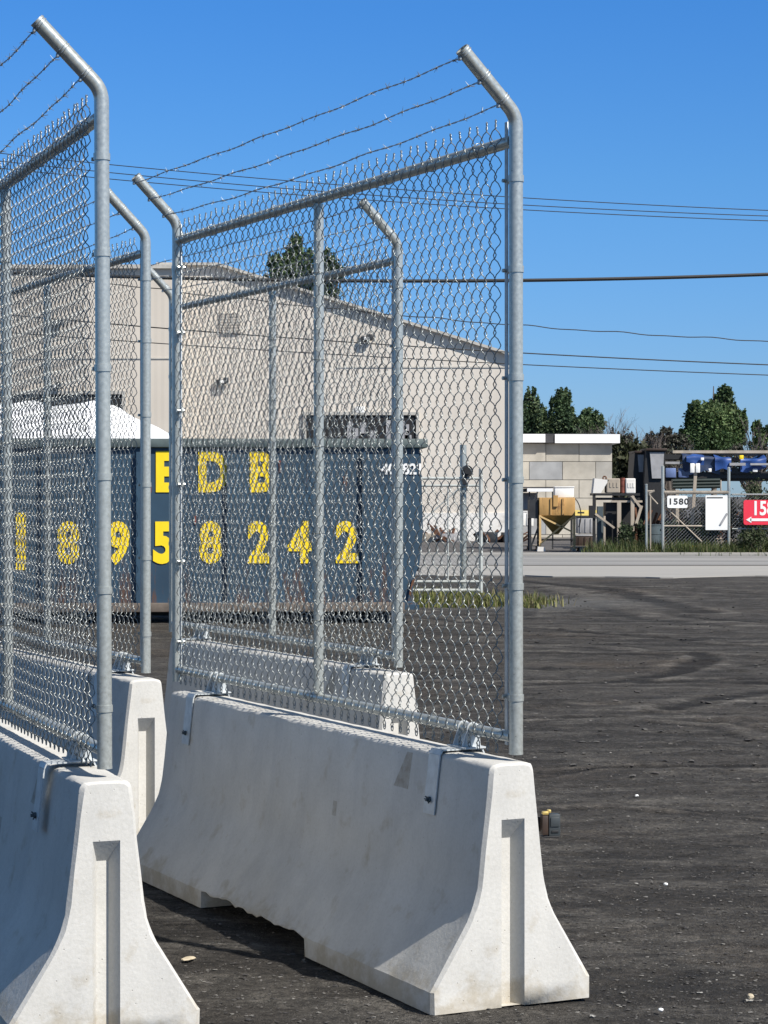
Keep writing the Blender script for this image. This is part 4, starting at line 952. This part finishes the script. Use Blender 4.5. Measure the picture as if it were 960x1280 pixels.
# ---- roadside gate and fence at right
TY = 62.6
gt = empty('yard_gate', at(828, 690, TY)); gt.location.z = 0; tag(gt, 'chain link yard gate with pipe posts and diagonal brace at the right', 'gate')
def gp(px, py, d=0): return at(px, py, TY + d) - gt.location
zg = HY + CH * F / TY
for px, py0 in ((828.5, 583), (911, 585), (808, 606)):
    bm = bmesh.new(); tube(bm, [gp(px, py0), gp(px, zg)], .045 if px != 808 else .035, 12); tube(bm, [gp(px, py0), gp(px, py0 - 1.2)], .05, 12, rs=[.05, .02]); finish(bm, 'gate_post', M['pipe'], gt)
bm = bmesh.new()
for a_, c_, r_ in (((830, 615.5), (911, 615.5), .05), ((830, 657.5), (884, 657.5), .022), ((830, 632), (877, 677), .02), ((811, 617), (818, 613), .03), ((808, 614), (818, 614), .03), ((811, 618), (822, 630), .02), ((813, 618), (813, 688), .02), ((806, 688), (818, 688), .03), ((901, 600), (901, 615), .02)): tube(bm, [gp(*a_), gp(*c_)], r_, 8)
finish(bm, 'frame', M['wood'], gt)
a = gp(830, zg); b_ = gp(911, 616); V, Fa = flat_mesh(a.x, b_.x, .05, b_.z, .02, .10, .004); raw('chain_link_mesh', V, Fa, M['midgrey'], gt)
fn = empty('roadside_fence', at(935, 690, TY)); fn.location.z = 0; tag(fn, 'chain link fence run behind the red number sign at the right edge', 'fence')
def fp(px, py, d=0): return at(px, py, TY + d) - fn.location
bm = bmesh.new(); tube(bm, [fp(915, 618), fp(1150, 618)], .025, 8); tube(bm, [fp(915, 661), fp(1150, 661)], .02, 8); finish(bm, 'rail', M['pipe'], fn)
for px in (1010, 1140): bm = bmesh.new(); tube(bm, [fp(px, 600), fp(px, zg)], .04, 10); finish(bm, 'fence_post', M['pipe'], fn)
a = fp(915, zg); b_ = fp(1150, 618); V, Fa = flat_mesh(a.x, b_.x, .05, b_.z, .02, .11, .004); raw('chain_link_mesh', V, Fa, M['midgrey'], fn)
def sign(name, label, px0, px1, py0, py1, mname, Y=TY - .09, r=.05, cat='sign'):
    o = empty(name, at((px0 + px1) / 2, (py0 + py1) / 2, Y)); tag(o, label, cat); kk = Y / F; w_ = (px1 - px0) * kk; h_ = (py1 - py0) * kk
    bm = bmesh.new(); poly = []
    for (sx_, sz_, a0) in ((1, 1, 0), (-1, 1, 90), (-1, -1, 180), (1, -1, 270)):
        for t in range(4): a_ = R(a0 + 30 * t); poly.append((sx_ * (w_ / 2 - r) + r * math.cos(a_), sz_ * (h_ / 2 - r) + r * math.sin(a_)))
    prism(bm, poly, 0, .02); finish(bm, 'panel', M[mname], o, smooth=False); return o, w_, h_, kk
o, w_, h_, kk = sign('number_sign', 'white rounded sign reading 1580 on the yard gate', 834, 859.5, 619.5, 635, 'white')
text_mesh('1580', 7.4 * kk / .7, M['ink'], 'number', o, (.03, -.003, 0), ext=.003, sx=1.1, space=1.15, off=.006)
o, w_, h_, kk = sign('white_board', 'blank white rectangular board on the yard gate beside the number sign', 882, 909.5, 619, 662.5, 'white', r=.01, cat='board')
bm = bmesh.new(); box(bm, (-.05, -.004, h_ / 2 - .07), (.46, .006, .03)); finish(bm, 'heading_line', M['ink'], o)
bm = bmesh.new(); bar(bm, (w_ / 2 - .01, -.02, -.02), (w_ / 2 - .2, -.02, -.34), .02, .05); finish(bm, 'loose_strip', M['midgrey'], o)
o, w_, h_, kk = sign('red_number_sign', 'red sign reading 1580 with a white arrow at the right edge', 929.5, 986, 625, 656, 'red', TY - .14, .06)
text_mesh('1580', 17 * kk / .7, M['white'], 'number', o, (0.02, -.003, .10), ext=.003, off=.015, sx=.78)
bm = bmesh.new(); box(bm, (.02, -.004, -.21), (w_ - .34, .008, .075)); prism(bm, [(-w_ / 2 + .07, -.21), (-w_ / 2 + .22, -.12), (-w_ / 2 + .22, -.30)], -.008, 0); finish(bm, 'arrow', M['white'], o)
yt = empty('yellow_tag', at(867, 684, TY - .05)); tag(yt, 'small yellow tag hanging low on the yard gate mesh', 'tag')
bm = bmesh.new(); prism(bm, [(-.08, -.05), (.0, -.09), (.09, -.02), (.03, .08), (-.05, .03)], 0, .015); finish(bm, 'tag_plate', M['yellow'], yt, smooth=False)
sp = empty('sign_post', at(866, zg, TY + .8)); sp.location.z = 0; tag(sp, 'leaning timber sign post with two small white plates behind the gate', 'sign post')
bm = bmesh.new(); bar(bm, at(863, zg, TY + .8) - sp.location, at(870, 580, TY + .8) - sp.location, .09, .09); finish(bm, 'pole', M['wood'], sp)
for px in (865.5, 872.3):
    bm = bmesh.new(); q = at(px, 585, TY + .7) - sp.location; box(bm, q, (.125, .02, .27), .01); finish(bm, 'plate', M['white'], sp)

# ---- loaded flatbed behind the gate
FY = 70.0
tr = empty('flatbed_trailer', at(880, HY + CH * F / FY, FY)); tr.location.z = 0; tag(tr, 'dark flatbed trailer loaded with blue tarpaulins and a long beam behind the gate', 'trailer')
def T2(bm, px0, px1, py0, py1, dY, dep, bev=0): c_, s_ = bb(px0, px1, py0, py1, FY + dY, dep); box(bm, c_ - tr.location, s_, bev)
bm = bmesh.new(); T2(bm, 832, 1000, 590, 598, 0, 2.3); T2(bm, 832, 1000, 598, 601, .2, 2.0); T2(bm, 832, 870, 568, 574, .0, 2.2); T2(bm, 905, 945, 585, 592, -.1, 2); finish(bm, 'bed', M['black'], tr)
for px in (850, 872, 960, 982):
    for dy in (.1, 1.9):
        c_ = at(px, 0, FY); bm = bmesh.new(); tube(bm, [(c_.x - tr.location.x, dy, .5), (c_.x - tr.location.x, dy + .26, .5)], .5, 24); wl = finish(bm, 'wheel', M['black'], tr)
bm = bmesh.new(); T2(bm, 841, 966, 563, 566.5, .3, .3); T2(bm, 845, 955, 566, 569.5, .6, .3); split_loose(finish(bm, 'long_beam', M['wood'], tr))
def cloth(px0, px1, py0, py1, dY, dep, mn, seed, name='blue_cover'):
    a = at(px0, py1, FY + dY) - tr.location; c_ = at(px1, py0, FY + dY) - tr.location; n = 26; m_ = 10; V = []; Fa = []
    for j in range(m_ + 1):
        for i in range(n + 1):
            s_ = i / n; t_ = j / m_; x = a.x + (c_.x - a.x) * s_
            q = float(vnoise(np.array([x * 3. + seed]), np.array([t_ * 3.]), seed)[0])
            if t_ < .5: y = dY - .12 * q; z = a.z + (c_.z - a.z) * (t_ * 2) - .25 * (1 - t_ * 2) * abs(math.sin(x * 2.3 + seed)) * 0.6
            else: y = dY + (t_ - .5) * 2 * dep; z = c_.z + .1 * q * 1.6 + .06 * math.sin(math.pi * (t_ - .5) * 2)
            V.append((x, y, z + .05 * q))
    for j in range(m_):
        for i in range(n): p = j * (n + 1) + i; Fa.append((p, p + 1, p + n + 2, p + n + 1))
    raw(name, V, Fa, M[mn], tr, smooth=True)
cloth(853, 900, 571, 588, -.1, 1.8, 'darkblue', 3); cloth(894, 914, 573, 586, -.2, 1.6, 'blue', 5); cloth(925, 958, 573, 584, -.15, 1.7, 'blue', 8); cloth(858, 880, 571, 576, -.22, 1.0, 'blue', 11)
bm = bmesh.new(); T2(bm, 832, 845, 585, 597, -.05, .1, .02); T2(bm, 848, 861, 585, 597, -.05, .1, .02); split_loose(finish(bm, 'side_panel', M['sky_tint'], tr))  # sky reflection is painted in as the panels' blue base colour
bm = bmesh.new(); T2(bm, 831, 857, 577, 580, -.06, .08); T2(bm, 912, 932, 578.5, 582, -.3, .1); T2(bm, 938, 975, 579, 581.5, -.3, .1); split_loose(finish(bm, 'metal_strip', M['midgrey'], tr))
bm = bmesh.new(); T2(bm, 924.5, 929.5, 569, 574, -.3, .1, .01); finish(bm, 'yellow_flag', M['yellow'], tr)
bm = bmesh.new(); T2(bm, 885, 889.5, 585.5, 590, -.1, .06, .01); T2(bm, 941, 947, 586, 590, -.2, .06, .01); T2(bm, 876, 880, 572, 575.5, -.35, .06, .01); split_loose(finish(bm, 'marker_lamp', M['white'], tr))
pp = empty('pipe_bundle', at(872, HY + CH * F / 65.5, 65.5)); pp.location.z = 0; tag(pp, 'bundle of dark green pipes lying behind the gate top rail', 'pipes')
bm = bmesh.new()
for i, py in enumerate((601, 605, 609)):
    for j in range(3): a_ = at(841, py, 65.5) - pp.location; c_ = at(900, py - 1.0, 65.5) - pp.location; tube(bm, [a_ + Vector((0, j * .13, 0)), c_ + Vector((0, j * .13, 0))], .055, 10)
split_loose(finish(bm, 'pipe', M['greenpipe'], pp))
bm = bmesh.new()
for px in (846, 893):
    a_ = at(px, 612, 65.6) - pp.location; box(bm, (a_.x, .2, a_.z / 2), (.1, .5, a_.z)); 
split_loose(finish(bm, 'stand', M['wood'], pp))
# tall plate containers left of trailer
NY = 69.0
def plate(label, px0, px1, py0, py1, topw, Y):
    o = empty('steel_skip', at((px0 + px1) / 2, 690, Y)); o.location.z = 0; tag(o, label, 'skip', 'upended skips behind the gate')
    q0 = at(px0, py1, Y) - o.location; q1 = at(px1, py0, Y) - o.location
    bm = bmesh.new(); prism(bm, [(q0.x, 0.0), (q1.x, 0.0), (q1.x, q0.z), (q1.x + .05, q1.z), (q0.x - .05, q1.z), (q0.x - .1, q0.z)], .1, 1.7); finish(bm, 'shell', M['black'], o, smooth=False)
    bm = bmesh.new(); w_ = q1.x - q0.x; prism(bm, [(q0.x + w_ * .25, q0.z + .05), (q1.x - .06, q0.z + .05), (q1.x - .02, q1.z - .06), (q0.x + w_ * .12, q1.z - .06)], .02, .1); finish(bm, 'face_plate', M['midgrey'], o, smooth=False)
    bm = bmesh.new(); box(bm, ((q0.x + q1.x) / 2, .8, q1.z + .03), (w_ + .14, 1.7, .07), .01); finish(bm, 'cap', M['brown'], o)
plate('tall dark skip with a narrow grey plate left of the loaded trailer', 796, 808, 566, 592, 1, NY + .6)
plate('broad dark skip with a wide grey plate touching the loaded trailer', 810, 831, 563, 600, 1, NY)

# ------------------------------------------------------------------ vegetation
def leaf_cloud(blobs, n, size, cols, seed, squash=1.0):
    rg = np.random.default_rng(seed); V = []; Fa = []; T = []; b = 0
    wts = np.array([r[3] * r[4] * r[5] for r in blobs]) ** .62; wts /= wts.sum()
    which = rg.choice(len(blobs), n, p=wts)
    for w_ in which:
        cx, cy, cz, rx, ry, rz = blobs[w_][:6]
        d = rg.normal(size=3); d /= np.linalg.norm(d); rr = rg.uniform(.1, 1.0) ** .5 * rg.uniform(.62, 1.42)
        p = np.array([cx + d[0] * rx * rr, cy + d[1] * ry * rr, cz + d[2] * rz * rr])
        u = rg.normal(size=3); u /= np.linalg.norm(u); v = np.cross(u, rg.normal(size=3)); v /= np.linalg.norm(v)
        s = size * rg.uniform(.5, 1.25)
        V += [p + u * s, p + v * s * .55, p - u * s, p - v * s * .55]; Fa.append((b, b + 1, b + 2, b + 3)); b += 4
        c_ = np.array(cols[(w_ + rg.integers(2)) % len(cols)]) * rg.uniform(.7, 1.3); T += [[*c_, 1]] * 4
    return [tuple(p) for p in V], Fa, T
def tree(label, base, blobs, n, size, cols, seed, group='trees beyond the yard', trunk_r=.18, name='tree', cat='tree'):
    o = empty(name, base); tag(o, label, cat, group); rd = random.Random(seed)
    V, Fa, T = leaf_cloud(blobs, n, size, cols, seed); raw('crown', V, Fa, M['leaf'], o, tint=T)
    bm = bmesh.new(); H = max(b_[2] for b_ in blobs)
    tube(bm, [(0, 0, -.05), (.1, 0, H * .35), (-.05, 0, H * .7), (0, 0, H)], .1, 8, rs=[trunk_r, trunk_r * .75, trunk_r * .45, .03])
    for b_ in blobs:
        z0 = b_[2] * rd.uniform(.35, .6); tube(bm, [(0, 0, z0), (b_[0] * .5, b_[1] * .5, (z0 + b_[2]) / 2 - .1), (b_[0], b_[1], b_[2])], .05, 6, rs=[trunk_r * .4, trunk_r * .28, .02])
    finish(bm, 'trunk', M['bark'], o); return o
TG = [(.055, .095, .044), (.075, .12, .052), (.11, .155, .07), (.045, .075, .040)]
def blobs_px(lst, Y, bx_px, dep=.9):
    """(px,py,rx px,ry px) -> metres about the tree's base"""
    kk = Y / F; out_ = []
    rd = random.Random(len(lst))
    for px, py, rx, ry in lst: out_.append(((px - bx_px) * kk, rd.uniform(-1, 1) * rx * kk * .6, CH - (py - HY) * kk, rx * kk, max(rx, ry * .7) * kk * dep, ry * kk))
    return out_
def spray(lst, seed, n=13):
    """small upright tufts round each lobe for a ragged outline"""
    rd = random.Random(seed); o = list(lst)
    for px, py, rx, ry in lst:
        for _ in range(n):
            a = rd.uniform(-.3, math.pi + .3); o.append((px + rx * math.cos(a) * rd.uniform(.7, 1.1), py - ry * math.sin(a) * rd.uniform(.7, 1.1), rx * rd.uniform(.09, .2), ry * rd.uniform(.22, .48)))
    return o
TYD = 150.0
def far_tree(label, bpx, lst, n, seed, cols=TG, size=.125, Y=TYD):
    tree(label, (at(bpx, 0, Y).x, Y, 0), blobs_px(spray(lst, seed), Y, bpx), int(n * 2.9), size, cols, seed)
far_tree('dark green tree just right of the middle fence post', 663, [(660, 520, 13, 18), (664, 503, 9, 14), (672, 525, 10, 20), (650, 530, 12, 22), (660, 560, 18, 20), (682, 535, 9, 14)], 3900, 41)
far_tree('dark pointed tree behind the white block building roof', 702, [(701, 510, 13, 18), (704, 498, 9, 11), (697, 532, 14, 20), (708, 525, 10, 16), (700, 560, 18, 18), (716, 535, 9, 12), (686, 540, 10, 12)], 3900, 42)
far_tree('lower bushy green tree left of the bare saplings', 738, [(738, 524, 14, 11), (732, 534, 14, 12), (747, 532, 9, 12), (725, 545, 14, 14), (740, 556, 20, 16)], 3200, 43)
TG2 = [(.060, .105, .040), (.080, .135, .048), (.12, .17, .065), (.045, .08, .034)]
far_tree('big wind blown green tree above the loaded trailer', 892, [(905, 505, 12, 17), (890, 525, 24, 20), (912, 525, 13, 18), (870, 528, 14, 16), (885, 550, 30, 18), (922, 545, 10, 18), (868, 510, 7, 9), (908, 492, 7, 9), (928, 530, 6, 14), (860, 545, 10, 14)], 8200, 44, TG2)
far_tree('thin sparse green tree at the right edge of the sky', 948, [(946, 536, 6, 9), (952, 548, 8, 8), (943, 558, 6, 8), (960, 540, 7, 7)], 620, 45, TG2)
far_tree('dark green tree showing above the warehouse roof', 378, [(368, 320, 12, 16), (358, 335, 22, 16), (385, 335, 24, 18), (405, 345, 22, 20), (375, 350, 40, 18), (370, 305, 6, 12), (410, 328, 8, 14), (345, 330, 10, 10), (400, 370, 24, 10)], 4300, 46, TG, .13, 135.0)
far_tree('low olive scrub clump between block building and dark skips', 783, [(775, 575, 16, 20), (790, 585, 14, 18), (765, 590, 14, 20), (800, 575, 10, 18), (778, 610, 24, 16)], 3000, 47, [(.05, .06, .03), (.07, .075, .04), (.035, .045, .022)], .2, 120.0)
TW = [(.09, .085, .07), (.07, .075, .055), (.11, .10, .085), (.06, .07, .045)]
far_tree('grey brown thicket below the bare trees beside the white roof corner', 775, [(768, 560, 12, 18), (785, 565, 14, 18), (778, 580, 22, 18)], 1300, 48, TW, .11, 128.0)
far_tree('grey brown thicket between the dark skips and the big green tree', 835, [(815, 556, 12, 12), (833, 552, 13, 14), (850, 558, 12, 14), (830, 572, 26, 14)], 1700, 49, TW, .11, 131.0)
far_tree('grey green thicket behind the right end of the loaded trailer', 940, [(925, 575, 14, 16), (945, 578, 14, 14), (965, 572, 14, 14)], 1100, 50, TW, .11, 134.0)
def bare_tree(label, px, py_top, Y, seed, spread=1.0, group='bare trees beyond the yard'):
    base = at(px, 0, Y); H = at(0, py_top, Y).z; rd = random.Random(seed)
    o = empty('bare_tree', (base.x, Y, 0)); tag(o, label, 'tree', group); bm = bmesh.new(); bt_ = bmesh.new()
    def grow(p, d, l, r_, lv, target):
        q = p + d * l; m_ = p + d * l * .5 + Vector((rd.uniform(-1, 1), rd.uniform(-1, 1), 0)) * l * .06
        tube(target, [p, m_, q], r_, 5 if lv < 2 else 3, cap=False, rs=[r_, r_ * .8, r_ * .6])
        if lv >= 5: return
        for k_ in range(rd.choice((2, 3, 3)) if lv else 4):
            dd = (d + Vector((rd.uniform(-1, 1) * spread, rd.uniform(-1, 1) * spread, rd.uniform(-.1, .6))) * .62).normalized()
            grow(p + d * l * rd.uniform(.45, 1), dd, l * rd.uniform(.55, .78), r_ * .58, lv + 1, bt_ if lv >= 1 else target)
    grow(Vector((0, 0, -.05)), Vector((0, 0, 1)), H * .42, .10, 0, bm)
    zs = max(v.co.z for v in bt_.verts); f_ = H / zs
    for b3 in (bm, bt_):
        for v in b3.verts: v.co.z *= f_
    finish(bm, 'trunk', M['bark'], o); finish(bt_, 'branches', M['twig'], o)
for i, (px, py, sp_, lb_) in enumerate(((768, 508, 1.0, 'tall bare tree leaning out beside the white roof corner'), (756, 530, .8, 'shorter bare tree close against the block building corner'), (790, 545, 1.0, 'low bare tree half hidden by olive scrub'), (808, 528, .9, 'bare tree in the middle of the gap between the green trees'), (825, 530, .9, 'bare tree just left of the big green tree'), (841, 535, .9, 'bare tree overlapping the left edge of the big green tree'), (815, 545, 1.1, 'low bare tree above the broad dark skip'), (944, 518, .5, 'bare forked tree beside the sparse tree at right'))):
    bare_tree(lb_, px, py, 128 + 3 * (i % 3), 60 + i, sp_)
# shrubs on the roadside
def shrub(label, px0, px1, py0, Y, n, size, cols, seed, rows=2):
    kk = Y / F; zt_ = CH - (py0 - HY) * kk; bl = []; rd = random.Random(seed); w_ = (px1 - px0) * kk; c = (px0 + px1) / 2
    for i in range(9):
        x = rd.uniform(-.42, .42) * w_; h_ = zt_ * rd.uniform(.35, .82); bl.append((x, rd.uniform(-.2, .5), h_, w_ * .2, .45, min(h_, zt_ * .3)))
    o = empty('shrub', (at(c, 0, Y).x, Y, 0)); tag(o, label, 'shrub', 'overgrown shrubs along the roadside fence')
    V, Fa, T = leaf_cloud(bl, n, size, cols, seed); raw('foliage', V, Fa, M['leaf'], o, tint=T)
    bm = bmesh.new()
    for b_ in bl: tube(bm, [(b_[0] * .4, b_[1], -.02), (b_[0] * .8, b_[1], b_[2] * .6), (b_[0], b_[1], b_[2])], .012, 5)
    finish(bm, 'stems', M['twig'], o)
SG = [(.05, .075, .028), (.075, .09, .045), (.035, .055, .022), (.12, .13, .07)]
DG = [(.03, .05, .02), (.045, .07, .03), (.02, .03, .018)]
shrub('dark green shrub at the foot of the steel stand', 774, 808, 655, 64.2, 1500, .055, DG, 71)
shrub('low shrub behind the left half of the yard gate', 832, 868, 650, 63.4, 1500, .05, DG, 72)
shrub('shrub behind the blank white board', 862, 902, 655, 63.5, 1500, .05, DG + SG[:1], 73)
shrub('dark shrub between the yard gate and the red sign', 906, 932, 625, 63.2, 1600, .05, [(.03, .035, .028), (.05, .05, .045), (.02, .028, .02)], 74)
shrub('tall pale green shrub behind the red sign', 915, 972, 600, 64.0, 3600, .055, SG, 75)
shrub('low green shrub in front of the fence below the red sign', 925, 985, 662, 62.2, 1500, .045, SG[:3], 76)
shrub('brown green brush behind the leaning sign post', 838, 905, 618, 66.8, 2400, .055, [(.04, .045, .03), (.055, .055, .038), (.03, .032, .022)], 77)
def barrel(px, Y, m_, label, h_=.85, r_=.28):
    q = at(px, 0, Y); o = empty('oil_drum', (q.x, Y, 0)); tag(o, label, 'drum', 'drums in the yard')
    bm = bmesh.new(); tube(bm, [(0, 0, .02), (0, 0, h_)], r_, 18)
    for z in (.04, h_ * .35, h_ * .67, h_ - .02): tube(bm, [(0, 0, z - .012), (0, 0, z + .012)], r_ + .012, 18)
    finish(bm, 'drum_shell', M[m_], o); bm = bmesh.new(); tube(bm, [(.1, 0, h_), (.1, 0, h_ + .03)], .03, 8); finish(bm, 'bung', M['dark'], o)
barrel(815, 65.5, 'teal', 'blue grey drum behind the narrow left gate post'); barrel(822, 66.6, 'redrust', 'rusty drum behind the number sign side of the gate')
# gravel verge below the red sign
bm = bmesh.new(); V = []
n = 40; pts = []
for j in range(5):
    row = []
    for i in range(n + 1):
        x = at(895, 0, 62).x + i / n * 9; t = j / 4; z = (.02 + .13 * min(1, i / 8)) * math.sin(math.pi * t) * (1 + .3 * math.sin(i * 1.7))
        row.append(bm.verts.new((x, 61.7 + t * 1.1, .02 + z)))
    pts.append(row)
for a_, c_ in zip(pts, pts[1:]):
    for i in range(n): bm.faces.new((a_[i], a_[i + 1], c_[i + 1], c_[i]))
tag(finish(bm, 'verge', M['yard']), kind='structure')
# weeds by the gate
def weeds(name, areas, n, h, seed, cols):
    rg = np.random.default_rng(seed); V = []; Fa = []; T = []; b = 0
    cl = []
    for a_ in areas:
        for _ in range(a_[4]): cl.append((rg.uniform(a_[0], a_[1]), rg.uniform(a_[2], a_[3]), rg.uniform(.12, .4), rg.uniform(.6, 1.2)))
    for _ in range(n):
        c_ = cl[rg.integers(len(cl))]; x = c_[0] + rg.normal() * c_[2]; y = c_[1] + rg.normal() * c_[2]
        hh = h * c_[3] * rg.uniform(.4, 1.2); a = rg.uniform(0, 6.28); l_ = hh * rg.uniform(.1, .7); w_ = rg.uniform(.006, .014)
        z = float(ground_height(np.array([x]), np.array([y]))[0]) - .01
        dx, dy = math.cos(a), math.sin(a)
        V += [(x - dy * w_, y + dx * w_, z), (x + dy * w_, y - dx * w_, z), (x + dx * l_ * .4 + dy * w_ * .7, y + dy * l_ * .4 - dx * w_ * .7, z + hh * .6), (x + dx * l_ * .4 - dy * w_ * .7, y + dy * l_ * .4 + dx * w_ * .7, z + hh * .6), (x + dx * l_, y + dy * l_, z + hh)]
        Fa += [(b, b + 1, b + 2, b + 3), (b + 3, b + 2, b + 4)]; b += 5
        c3 = np.array(cols[rg.integers(len(cols))]) * rg.uniform(.75, 1.25); T += [[*c3, 1]] * 5
    return tag(raw(name, V, Fa, M['grass'], tint=T), kind='stuff')
weeds('grass', [(.25, 1.9, 33.6, 37.0, 46), (1.6, 2.3, 33.6, 35.0, 9)], 6500, .17, 8, [(.12, .15, .035), (.19, .20, .06), (.08, .10, .03), (.26, .25, .11), (.20, .17, .10)])
weeds('roadside_weeds', [(8.2, 11.6, 61.95, 64.0, 70), (6.2, 8.0, 62.2, 64.5, 26)], 11000, .42, 18, [(.08, .12, .035), (.13, .15, .05), (.055, .085, .03), (.18, .18, .09)])
# pale gravel patch beside the weeds is part of the ground's own colour variation

# ------------------------------------------------------------------ overhead lines
def line(name, label, cat, pts, r, Y, group, wob=0.0, mname='black'):
    xs_ = [p[0] for p in pts]; ys_ = [p[1] for p in pts]; co_ = np.polyfit(xs_, ys_, min(2, len(pts) - 1)); bm = bmesh.new(); out_ = []
    a, b_ = (-700, 1700)
    for i in range(241):
        px = a + (b_ - a) * i / 240; py = np.polyval(co_, px) + wob * math.sin(px * .055) * .8 + wob * .5 * math.sin(px * .11 + 1)
        out_.append(at(px, py, Y))
    tube(bm, out_, r, 6); return tag(finish(bm, name, M[mname]), label, cat, group)
G1 = 'three thin upper wires'; G2 = 'lower communication cables'
line('power_line', 'topmost of the three thin wires high across the sky', 'power line', [(140, 206), (650, 247), (960, 263)], .012, 58, G1)
line('power_line', 'middle one of the three thin wires high across the sky', 'power line', [(140, 216), (650, 256), (960, 270)], .012, 58, G1)
line('power_line', 'lowest of the three thin wires high across the sky', 'power line', [(140, 224), (650, 262), (960, 276)], .012, 58, G1)
line('thick_cable', 'thick black cable crossing the sky at mid height', 'cable', [(12, 341), (185, 346), (440, 352), (650, 350), (960, 343)], .05, 57, 'thick cable')
line('overhead_cable', 'thin wavy cable next below the thick black cable', 'cable', [(140, 355), (443, 387), (632, 407), (960, 426)], .014, 57.5, G2, 1.0)
line('overhead_cable', 'upper of the two lowest dark cables above the trees', 'cable', [(140, 405), (440, 428), (632, 440), (960, 456)], .017, 57.8, G2)
line('overhead_cable', 'lowest dark cable just above the tree tops', 'cable', [(140, 425), (440, 445), (632, 454), (960, 469)], .014, 58.2, G2)
